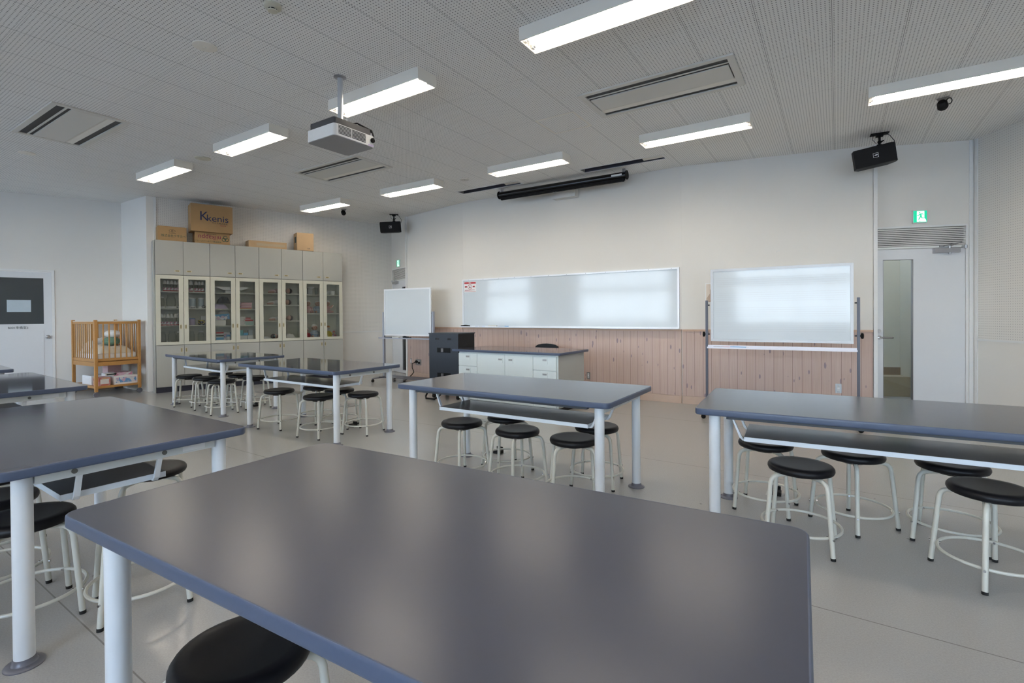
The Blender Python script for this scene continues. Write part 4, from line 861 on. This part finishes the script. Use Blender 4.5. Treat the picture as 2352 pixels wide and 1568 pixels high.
for s, r, lab in ((.555, .052, 'wide white canister on the second shelf'), (.69, .044, 'narrower white canister on the second shelf')):
    o = thing('canister', lab, 'canister', CL(s, .12, 1.4602), CA, 'white canisters'); part('body', MB().lathe([(r, 0), (r, .165)], 24), 'paper_blue', o, True); part('lid', MB().lathe([(r * 1.05, .166), (r * 1.05, .185), (.001, .188)], 24), 'plastic_white', o, True); part('base', MB().lathe([(r * 1.06, 0.0), (r * 1.06, .035)], 24), 'plastic_white', o, True)
for s, d_, r_, lab in ((.55, .055, .030, 'flat dark cord coil in front of the wide canister'), (.72, .06, .028, 'black cord loop in front of the narrow canister')):
    single('cord_coil', MB().tube([(r_ * cos(t * pi / 6), .6 * r_ * sin(t * pi / 6), .006 + .02 * (d_ > .057) * (1 + sin(t * pi / 6))) for t in range(12)], .004, 6, True), 'black', lab, 'cord', CL(s, d_, 1.4602), CA)
o = thing('tin_can', 'lilac and blue printed milk powder tin on the third shelf', 'tin', CL(.548, .11, 1.1582), CA); part('body', MB().lathe([(.046, 0), (.046, .105)], 24), 'lilac', o, True); part('lid', MB().lathe([(.047, .106), (.047, .116), (.001, .117)], 24), 'blue', o, True)
o = thing('cord_bundle', 'bundle of yellow and black cords on the third shelf', 'cord', CL(.69, .10, 1.1582), CA)
b = MB()
for k in range(3): b.tube([(.05 * cos(t * pi / 6), .03 * sin(t * pi / 6) + .01 * k, .02 + k * .022 + .012 * sin(t * pi / 3 + k)) for t in range(12)], .007, 6, True)
part('black_loops', b, 'black', o, True); b = MB()
for k in range(2): b.tube([(.048 * cos(t * pi / 6 + k), .03 * sin(t * pi / 6 + k), .035 + k * .035 + .012 * cos(t * pi / 3)) for t in range(12)], .007, 6, True)
part('yellow_loops', b, 'yellow', o, True)
def carton(name, s, dpt, z, w_, d_, h_, m, lab, rot=0, cat='box', stripe=None, grp=None, tilt=0):
    o = thing(name, lab, cat, CL(s, dpt, z), CA + rot, grp); o.rotation_euler = (0, tilt, CA + rot)
    part('carton', MB().box(-w_ / 2, w_ / 2, -d_ / 2, d_ / 2, 0.0005, h_), m, o)
    if stripe:
        for (z0, z1, m2) in stripe: part('printed_band', MB().box(-w_ / 2 + .001, w_ / 2 - .001, -d_ / 2 - .0012, -d_ / 2 - .0002, z0 * h_, z1 * h_), m2, o)
    return o
carton('small_box', .735, .20, 1.1582, .09, .06, .16, 'paper', 'plain white box behind the cord bundle')
# cabinet 2
o = thing('baby_scale', 'white baby scale with a wide curved tray on the top shelf', 'scale', CL(1.19, .15, 1.7442), CA)
part('base', MB().rbox(-.13, .13, -.09, .09, 0.0005, .045, .02), 'plastic_white', o); P = [(-.27, .10), (-.25, .112), (.25, .112), (.27, .10), (.15, .052), (-.15, .052)]
part('tray', MB().prism(P, -.115, .115, 'xz'), 'plastic_white', o); part('display_lettering', MB().box(-.05, .02, -.1165, -.1152, .085, .092), 'ink_dark', o)
def heap(name, s, dpt, z, w_, d_, h_, m, lab, cat='cloth', grp=None, n=16):
    b = MB(); rnd = random.Random(hash(lab) % 999 if False else len(lab)); vs = []; fs = []; nx, ny = n, 7
    for j in range(ny + 1):
        for i in range(nx + 1):
            u_, v_ = i / nx, j / ny; e_ = min(1, 4 * min(u_, 1 - u_)) ** .6 * min(1, 4 * min(v_, 1 - v_)) ** .6
            vs.append((-w_ / 2 + w_ * u_, -d_ / 2 + d_ * v_, .001 + h_ * e_ * (.72 + .28 * rnd.random())))
    for j in range(ny):
        for i in range(nx): a = j * (nx + 1) + i; fs.append((a, a + 1, a + nx + 2, a + nx + 1))
    k = len(vs); vs += [(-w_ / 2, -d_ / 2, 0), (w_ / 2, -d_ / 2, 0), (w_ / 2, d_ / 2, 0), (-w_ / 2, d_ / 2, 0)]; fs.append((k + 3, k + 2, k + 1, k))
    b.add(vs, fs); return single(name, b, m, lab, cat, CL(s, dpt, z), CA, grp, True)
heap('plastic_bag', .98, .14, 1.4482, .27, .2, .10, 'lilac', 'grey and pink plastic wrapped packs on the second shelf', 'bag'); heap('cable_pile', 1.04, .08, 1.55, .22, .08, .13, 'black', 'tangle of black cables above the plastic packs', 'cable')
for i in range(6):
    m_ = 'orange' if i == 0 else ('pink' if i % 2 else 'pink_pale')
    o = single('folded_towel', MB().rbox(-.10, .10, -.08, .08, 0.0005, .0195, .012), m_, ['orange folded towel at the bottom of the pink towel stack', 'lowest pink folded towel in the stack', 'second pink folded towel from the bottom', 'middle pink folded towel in the stack', 'upper pink folded towel, second from the top', 'topmost pink folded towel'][i], 'towel', CL(1.41 + .004 * (i % 3), .13, 1.4482 + i * .0200), CA + R(3 * (i % 3) - 3), 'folded towels in a stack')
carton('storage_box', .96, .14, 1.1402, .22, .17, .095, 'cloth_white', 'long white box under the tilted nappy pack')
carton('nappy_pack', 1.0, .11, 1.245, .27, .13, .105, 'print_blue', 'blue, white and pink nappy pack lying on the white box', stripe=[(.78, .98, 'sky_blue')], cat='pack', tilt=R(-5))
heap('plastic_bag', 1.06, .19, 1.36, .20, .10, .055, 'cloth_white', 'crumpled white bag on top of the nappy pack', 'bag')
for i in range(5): single('folded_towel', MB().rbox(-.07, .07, -.07, .07, 0.0005, .031, .012), 'cloth_white', ['white folded towel at the bottom of the white stack', 'second white folded towel from the bottom', 'middle white folded towel', 'fourth white folded towel', 'topmost white folded towel'][i], 'towel', CL(1.33, .12, 1.1402 + i * .032), CA + R(4 * (i % 2) - 2), 'white folded towels')
carton('gauze_pack', 1.46, .11, 1.1402, .15, .12, .075, 'cover_green', 'pale green patterned pack under the red covers'); carton('red_cover', 1.455, .11, 1.2162, .15, .12, .028, 'red', 'dark red folded cover on the green pack', cat='cover'); carton('red_cover', 1.43, .11, 1.2452, .12, .10, .035, 'pink', 'red and pink folded cover, topmost of the pile', cat='cover', stripe=[(.5, 1, 'red')])
carton('milk_box', .965, .08, .8585, .13, .06, .165, 'paper', 'red, white and blue carton standing tilted on the bottom shelf', R(8), stripe=[(.82, .99, 'red'), (.12, .38, 'sky_blue'), (.50, .62, 'ink_dark')])
carton('wipes_pack', 1.09, .13, .8585, .14, .10, .15, 'print_blue', 'blue and violet wipes pack behind the carton', R(-20), 'pack'); single('paper_roll', MB().lathe([(.012, 0), (.034, 0), (.034, .075), (.012, .075), (.012, 0)], 20), 'paper', 'white roll lying beside the wipes pack', 'roll', CL(1.11, .06, .8585), CA, None, True)
heap('plastic_bag', .93, .19, .8585, .18, .12, .17, 'rack_side', 'dark plastic bag behind the tilted carton', 'bag')
carton('white_box', 1.34, .10, .8585, .16, .12, .085, 'paper', 'wide white box at the bottom under the blue bag'); single('blue_pouch', MB().rbox(-.05, .05, -.045, .045, 0.0005, .10, .03), 'aqua', 'light blue rounded pouch on the wide white box', 'pouch', CL(1.315, .09, .9438), CA)
carton('blue_box', 1.425, .15, .9438, .10, .07, .05, 'sky_blue', 'small blue box beside the pouch'); carton('white_box', 1.475, .09, .8585, .095, .10, .085, 'paper', 'square white box at the bottom right corner of the packs cabinet'); carton('grey_box', 1.49, .12, .9438, .07, .08, .10, 'paper_blue', 'pale grey box standing on the square white box')
# cabinet 3: dolls lying
def lying_doll(s, z, m, lab, hair='hair', face_left=False, L=.40):
    o = thing('baby_doll', lab, 'doll', CL(s, .14, z), CA, 'baby dolls lying on shelves'); b = MB()
    b.ball((-.02, 0, .050), .050, 16, 10, sx=2.4, sy=1.1, sz=.95); b.ball((-.15, -.01, .038), .038, 12, 8, sx=2.0, sy=1.4); part('clothes', b, m, o, True)
    part('head', MB().ball((.155, 0, .055), .050, 16, 10, sx=1.05), 'skin', o, True); part('hair', MB().ball((.178, .004, .054), .052, 16, 10, sx=.95, sy=1.02), hair, o, True)
    a = MB(); a.tube([(.07, -.055, .05), (.02, -.075, .03), (-.03, -.07, .022)], [.018, .016, .013], 8); part('arm', a, 'skin', o, True)
    l_ = MB(); l_.tube([(-.13, -.05, .03), (-.19, -.06, .025), (-.24, -.04, .022)], [.022, .020, .016], 8); part('leg', l_, 'skin', o, True)
    part('nose', MB().ball((.140, -.006, .106), .007, 8, 6), 'skin', o)
lying_doll(2.05, 1.7572, 'pink_pale', 'baby doll in pink clothes lying on the top shelf'); lying_doll(2.03, 1.5302, 'cloth_white', 'baby doll in white lying on the second shelf'); lying_doll(2.06, 1.2152, 'cloth_white', 'baby doll in white lying on the third shelf')
heap('white_cloth', 1.78, .10, .8585, .14, .14, .06, 'paper', 'folded white cloths at the bottom left of the lying dolls cabinet'); heap('white_cloth', 2.20, .12, .8585, .24, .17, .10, 'cloth_white', 'crumpled white and green clothes at the bottom right of the lying dolls cabinet')
o = thing('baby_doll', 'dark haired baby doll lying at the bottom between the white cloths', 'doll', CL(1.94, .13, .8585), CA, 'baby dolls lying on shelves'); part('hair', MB().ball((-.03, 0, .05), .05), 'hair', o, True); part('head', MB().ball((.01, -.008, .05), .046), 'skin', o, True); part('ribbon', MB().ball((-.02, -.045, .055), .014), 'aqua', o, True); part('clothes', MB().ball((.12, 0, .042), .042, sx=1.8), 'cloth_white', o, True)
# cabinet 4
def bowl(s, dpt, z, r, h, lab, m='paper', name='bowl', grp='white tableware'): return single(name, MB().lathe([(r * .45, 0.0005), (r * .5, h * .1), (r * .85, h * .5), (r, h), (r * .94, h), (r * .78, h * .5), (r * .4, h * .15), (.001, h * .12)], 24), m, lab, name.replace('_', ' '), CL(s, dpt, z), CA, grp, True)
for i in range(8): bowl(2.62, .13, 1.7472 + i * .0125, .058, .018, '%s white plate of the stack under the wide bowl' % ['lowest', 'second', 'third', 'fourth', 'fifth', 'sixth', 'seventh', 'topmost'][i], name='plate')
bowl(2.63, .13, 1.862, .085, .045, 'wide white bowl on top of the plate stack'); bowl(2.92, .08, 1.7472, .055, .05, 'low white bowl at the left behind the last door'); bowl(3.02, .20, 1.7472, .075, .09, 'large white bowl at the back right')
o = thing('mug', 'white mug at the right end of the top shelf', 'mug', CL(3.07, .065, 1.7472), CA); part('cup', MB().lathe([(.030, 0.0005), (.044, .02), (.045, .085), (.041, .085), (.040, .02), (.001, .015)], 22), 'paper', o, True)
for s, lab in ((2.535, 'stacked glasses at the left of the plates'), (2.74, 'tall glass at the right of the plates')): single('drinking_glass', MB().lathe([(.028, 0.0005), (.034, .14), (.031, .14), (.026, .01), (.001, .008)], 16), 'jar_glass', lab, 'glass', CL(s, .09, 1.7472), CA, 'drinking glasses', True)
def sit_doll(s, z, m, lab, hat='hat_white', rot=0, k=1.0, wave=False, skin='skin', grp='dolls sitting on shelves'):
    o = thing('seated_doll', lab, 'doll', CL(s, .168, z), CA + rot, grp); o.scale = (k, k, k)
    part('clothes', MB().lathe([(.001, .0), (.055, .005), (.068, .04), (.060, .09), (.036, .135), (.001, .145)], 18), m, o, True)
    part('head', MB().ball((0, -.01, .185), .052, 18, 12), skin, o, True); part('hat', MB().lathe([(.054, .195), (.052, .215), (.040, .240), (.018, .252), (.001, .254)], 18), hat, o, True)
    e_ = MB()
    for x in (-.018, .018): e_.ball((x, -.060, .188), .006, 8, 6)
    part('eyes', e_, 'hair', o)
    for sg in (-1, 1):
        up = wave and sg > 0
        P = [(sg * .045, 0, .120), (sg * .085, -.01, .115), (sg * .105, -.02, .155)] if up else [(sg * .045, 0, .115), (sg * .075, -.02, .075), (sg * .065, -.055, .045)]
        part('arm', MB().tube(P, [.020, .018, .016], 8), skin if up else m, o, True)
        lg = part('leg', MB().tube([(sg * .035, -.03, .028), (sg * .055, -.075, .026), (sg * .065, -.105, .024)], [.026, .023, .020], 8), m, o, True); part('foot', MB().ball((sg * .067, -.115, .026), .021, 10, 8), skin, lg, True)
sit_doll(2.585, 1.3632, 'stripe_pink', 'seated doll in pink stripes and white hat, left on the middle shelf', k=1.1); sit_doll(2.79, 1.3632, 'stripe_blue', 'seated doll in blue stripes half behind the door frame, middle shelf', k=1.1); sit_doll(2.985, 1.3632, 'stripe_pink', 'seated doll in pink stripes waving one arm, behind the last door', k=1.1, wave=True)
sit_doll(2.72, .8585, 'stripe_blue', 'seated doll in blue stripes on the bottom shelf', k=1.1); sit_doll(2.56, .8585, 'red', 'doll in red clothes at the bottom left, half hidden', k=.8)
sit_doll(3.0, .8585, 'yellow', 'doll in yellow clothes with an orange cap at the bottom right', hat='orange', k=.95, skin='hat_white'); sit_doll(2.915, .8585, 'print_pink', 'small pink patterned doll in front of the yellow one', hat='pink', k=.5); sit_doll(3.13, .8585, 'toy_print', 'small multicoloured doll at the far right of the bottom shelf', hat='red', k=.5)

# cardboard boxes on top
def cbox(s0, s1, d0, d1, z0, z1, lab, m='card', rot=0):
    o = thing('cardboard_box', lab, 'box', CL((s0 + s1) / 2, (d0 + d1) / 2, z0), CA + rot, 'cardboard boxes on top of the cupboards'); w_, d_, h_ = (s1 - s0) / 2, (d1 - d0) / 2, z1 - z0
    part('carton', MB().box(-w_, w_, -d_, d_, 0.0008, h_), m, o)
    part('flap_seam', MB().box(-w_ + .002, w_ - .002, -.004, .004, h_, h_ + .0015), 'card_tape', o); return o, w_, d_, h_
o, w_, d_, h_ = cbox(.045, .468, .03, .28, 2.6285, 2.875, 'open cardboard box with an eye logo at the left end of the cupboards')
text('株式会社クサカベ', .052, 'ink_green', o, (.02, -d_ - .001, .085), FRONT, 'company_lettering', sx=.86)
e_ = MB(); e_.tube([(.045 * cos(t * pi / 10), -d_ - .0012, .175 + .022 * sin(t * pi / 10)) for t in range(20)], .0022, 5, True); e_.tube([(.014 * cos(t * pi / 6), -d_ - .0012, .175 + .014 * sin(t * pi / 6)) for t in range(12)], .0022, 5, True); e_.box(-.003, .003, -d_ - .0022, -d_ - .0004, .168, .182); part('eye_logo', e_, 'ink_dark', o)
text('Kusakabe', .026, 'ink_dark', o, (0, -d_ - .001, .135), FRONT, 'script_lettering')
part('flap', MB().add([(-w_ + .01, -d_ + .002, h_ + .002), (w_ - .02, -d_ + .002, h_ + .002), (w_ - .04, d_ * .3, h_ + .018), (-w_ + .04, d_ * .3, h_ + .012), (-w_ + .01, -d_ + .002, h_ + .005), (w_ - .02, -d_ + .002, h_ + .005), (w_ - .04, d_ * .3, h_ + .021), (-w_ + .04, d_ * .3, h_ + .015)], [(0, 3, 2, 1), (4, 5, 6, 7), (0, 1, 5, 4), (1, 2, 6, 5), (2, 3, 7, 6), (3, 0, 4, 7)]), 'card', o)
o, w_, d_, h_ = cbox(.592, 1.145, .03, .28, 2.6285, 2.829, 'cardboard box with upside down dark red lettering under the largest box')
text('niikappu', .115, 'ink_wine', o, (-.045, -d_ - .001, .115), (pi / 2, pi, 0), 'place_lettering', sx=.95); text('HOKKAIDO', .030, 'ink_dark', o, (-.02, -d_ - .001, .175), (pi / 2, pi, 0), 'region_lettering'); text('新鮮野菜にいかっぷピーマン', .032, 'ink_green', o, (-.07, -d_ - .001, .045), (pi / 2, pi, 0), 'slogan_lettering')
e_ = MB()
for k in range(3):
    a = pi / 2 + k * 2 * pi / 3
    e_.tube([(.205 + .026 * cos(a) + .030 * cos(t * pi / 8), -d_ - .0016, .105 + .026 * sin(a) + .030 * sin(t * pi / 8)) for t in range(16)], .0045, 5, True)
part('ring_logo', e_, 'ink_green', o)
o, w_, d_, h_ = cbox(.525, 1.18, -.055, .265, 2.8305, 3.318, 'largest cardboard box with big blue lettering, topmost on the cupboards')
text('kenis', .165, 'ink_blue', o, (.085, -d_ - .001, .245), FRONT, 'brand_lettering', sx=1.05); text('K', .23, 'ink_blue', o, (-.13, -d_ - .001, .270), FRONT, 'brand_initial', sx=.95); text('ケニス株式会社', .036, 'ink_dark', o, (.12, -d_ - .001, .165), FRONT, 'company_lettering'); text('取扱注意', .024, 'ink_red', o, (.17, -d_ - .001, .128), FRONT, 'caution_lettering')
part('side_marks', MB().box(-w_ - .0012, -w_ - .0002, -.10, -.07, .12, .32), 'orange', o)
o, w_, d_, h_ = cbox(1.46, 2.145, .01, .26, 2.6285, 2.755, 'flat long brown parcel on the cupboards', 'card_light'); part('tape', MB().box(-w_ * .6, w_ * .9, -d_ - .0012, -d_ - .0002, .035, .085), 'card_tape', o)
o, w_, d_, h_ = cbox(2.345, 2.665, -.02, .26, 2.6285, 2.985, 'square cardboard box at the right of the flat parcel', 'card_light', R(-4))
part('dark_print', MB().box(-w_ - .0012, -w_ - .0002, -.07, .05, .16, .28), 'ink_dark', o); text('引越', .03, 'ink_dark', o, (.06, -d_ - .001, .045), FRONT, 'small_lettering')

# ------------------------------------------------------------------ crib
CX, CY = .955, .655
o = thing('crib', 'wooden baby crib on casters in the left corner', 'crib', (-9.945 - CX, 3.60, 0), R(-1))
cr_ = o
for x, y in ((.022, .022), (CX - .022, .022), (.022, CY - .022), (CX - .022, CY - .022)):
    p_ = part('post', MB().rbox(x - .022, x + .022, y - .022, y + .022, .085, 1.262, .006), 'crib_wood', o); part('caster', MB().cyl((x - .014, y, .040), (x + .014, y, .040), .040, 18).box(x - .02, x + .02, y - .012, y + .012, .06, .085), 'flange', p_, True)
sx_ = (.045, CX - .045); sy_ = (.045, CY - .045)
for y in (.022, CY - .022):
    part('top_rail', MB().box(sx_[0], sx_[1], y - .012, y + .012, 1.195, 1.235), 'crib_wood', o); part('teething_strip', MB().box(sx_[0], sx_[1], y - .013, y + .013, 1.2352, 1.247), 'crib_rail_white', o); part('bottom_rail', MB().box(sx_[0], sx_[1], y - .012, y + .012, .575, .625), 'crib_wood', o)
    part('frame_rail', MB().box(sx_[0], sx_[1], y - .012, y + .012, .500, .570), 'crib_wood', o); part('shelf_rail', MB().box(sx_[0], sx_[1], y - .012, y + .012, .140, .175), 'crib_wood', o)
    for i in range(10): x = sx_[0] + (i + .7) * (sx_[1] - sx_[0]) / 10.4; part('slat', MB().cyl((x, y, .626), (x, y, 1.1945), .0095, 8), 'crib_wood', o, True)
for x in (.022, CX - .022):
    part('top_rail', MB().box(x - .012, x + .012, sy_[0], sy_[1], 1.195, 1.235), 'crib_wood', o); part('bottom_rail', MB().box(x - .012, x + .012, sy_[0], sy_[1], .585, .625), 'crib_wood', o); part('teething_strip', MB().box(x - .013, x + .013, sy_[0], sy_[1], 1.2352, 1.247), 'crib_rail_white', o)
    part('frame_rail', MB().box(x - .012, x + .012, sy_[0], sy_[1], .505, .570), 'crib_wood', o); part('shelf_rail', MB().box(x - .012, x + .012, sy_[0], sy_[1], .140, .175), 'crib_wood', o)
    for i in range(6): y = sy_[0] + (i + 1) * (sy_[1] - sy_[0]) / 7; part('slat', MB().cyl((x, y, .626), (x, y, 1.1945), .0105, 8), 'crib_wood', o, True)
part('bed_base', MB().box(.036, CX - .036, .036, CY - .036, .575, .590), 'crib_wood', o); part('lower_shelf', MB().box(.036, CX - .036, .036, CY - .036, .155, .170), 'crib_wood', o)
ox, oy = -9.945 - CX, 3.60
single('crib_mattress', MB().rbox(.05, CX - .05, .05, CY - .05, .5915, .700, .03), 'cloth_white', 'white mattress inside the crib', 'mattress', (ox, oy, 0), R(-1))
def soft(name, x, y, z, w_, d_, h_, m, lab, cat, n=14, seed=3):
    rnd = random.Random(seed); b = MB(); vs = []; fs = []
    for j in range(n + 1):
        for i in range(n + 1):
            u_, v_ = i / n, j / n; e_ = (min(1, 5 * min(u_, 1 - u_)) * min(1, 5 * min(v_, 1 - v_))) ** .5
            vs.append((w_ * (u_ - .5), d_ * (v_ - .5), h_ * e_ * (.6 + .25 * sin(u_ * 7 + seed) * cos(v_ * 5) + .15 * rnd.random()) + .002))
    for j in range(n):
        for i in range(n): a = j * (n + 1) + i; fs.append((a, a + 1, a + n + 2, a + n + 1))
    k = len(vs); vs += [(-w_ / 2, -d_ / 2, 0), (w_ / 2, -d_ / 2, 0), (w_ / 2, d_ / 2, 0), (-w_ / 2, d_ / 2, 0)]; fs.append((k + 3, k + 2, k + 1, k)); b.add(vs, fs)
    return single(name, b, m, lab, cat, (ox + x, oy + y, z), R(-1), None, True)
soft('quilt', .56, .32, .7005, .70, .50, .17, 'linen', 'cream quilt spread over the crib mattress', 'quilt', seed=4)
single('patterned_pillow', MB().ball((0, 0, .075), .075, 16, 10, 2.3, 1.6, 1), 'cloth_green', 'green patterned pillow on the quilt in the crib', 'pillow', (ox + .46, oy + .40, .815), 0, None, True)
single('white_pillow', MB().ball((0, 0, .07), .07, 16, 10, 2.4, 1.6, 1), 'cloth_white', 'white pillow on the green pillow in the crib', 'pillow', (ox + .46, oy + .42, .945), 0, None, True)
soft('white_blanket', .16, .32, .7008, .20, .46, .26, 'cloth_white', 'bunched white blanket at the left end of the crib', 'blanket', seed=9)
def gift(x, y, z, w_, d_, h_, m, lab, band=None, rot=0):
    o = thing('toy_box', lab, 'box', (ox + x, oy + y, z), R(rot), 'boxes on the lower shelf of the crib'); part('carton', MB().box(-w_ / 2, w_ / 2, -d_ / 2, d_ / 2, 0.0005, h_), m, o)
    if band:
        part('side_print', MB().box(w_ / 2 + .0002, w_ / 2 + .0012, -d_ / 2 + .02, d_ / 2 - .02, h_ * .2, h_ * .8), band, o)
gift(.725, .44, .1705, .34, .34, .145, 'paper', 'long white printed box at the right on the crib shelf', 'print_blue'); gift(.76, .145, .1705, .22, .16, .135, 'print_red', 'red printed picture box behind the front crib post', 'paper'); gift(.40, .20, .1705, .36, .26, .15, 'paper', 'white and orange box at the left on the crib shelf', 'print_red')
gift(.70, .42, .3165, .30, .26, .05, 'print_pink', 'flat pink box on top of the long white box'); gift(.78, .24, .3265, .14, .16, .04, 'paper', 'small flat white box stacked beside the flat pink box', 'ink_dark'); gift(.32, .46, .1705, .20, .20, .30, 'pink_pale', 'tall pale pink box standing behind on the crib shelf')

# corridor cupboard seen through the right door, and unseen lamps added to brighten the corridors
o = thing('corridor_cabinet', 'white wall box with two green round stickers, seen through the right door glass', 'wall box', loc_on(AD2, aD2, .10, 1.75, 0), aD2)
part('frame', MB().box(-.30, .20, -.03, -.001, .42, 1.25), 'cab_cream', o); dr = part('door', MB().box(-.26, .165, -.036, -.031, .46, 1.20), 'cab_cream', o)
for z in (1.15, 1.06): part('green_sticker', MB().cyl((.10, -.037, z), (.10, -.039, z), .04, 20), 'cover_green', dr)
part('red_lettering', MB().box(.01, .03, -.0385, -.0365, .86, .98), 'red', dr)
for A, a in ((AD2, aD2), (AD1, aD1)):
    o = thing('corridor_fill_lamp', 'added unseen ceiling light brightening the corridor outside the %s exit door' % ('right' if A is AD2 else 'left'), 'ceiling light', loc_on(A, a, .5, .95, 0), a)
    part('housing', MB().box(-.3, .3, -.06, .06, HC - .06, HC - .001), 'lamp_housing', o); part('tube', MB().cyl((-.27, 0, HC - .105), (.27, 0, HC - .105), .035, 12), 'tube_glow', o, True)
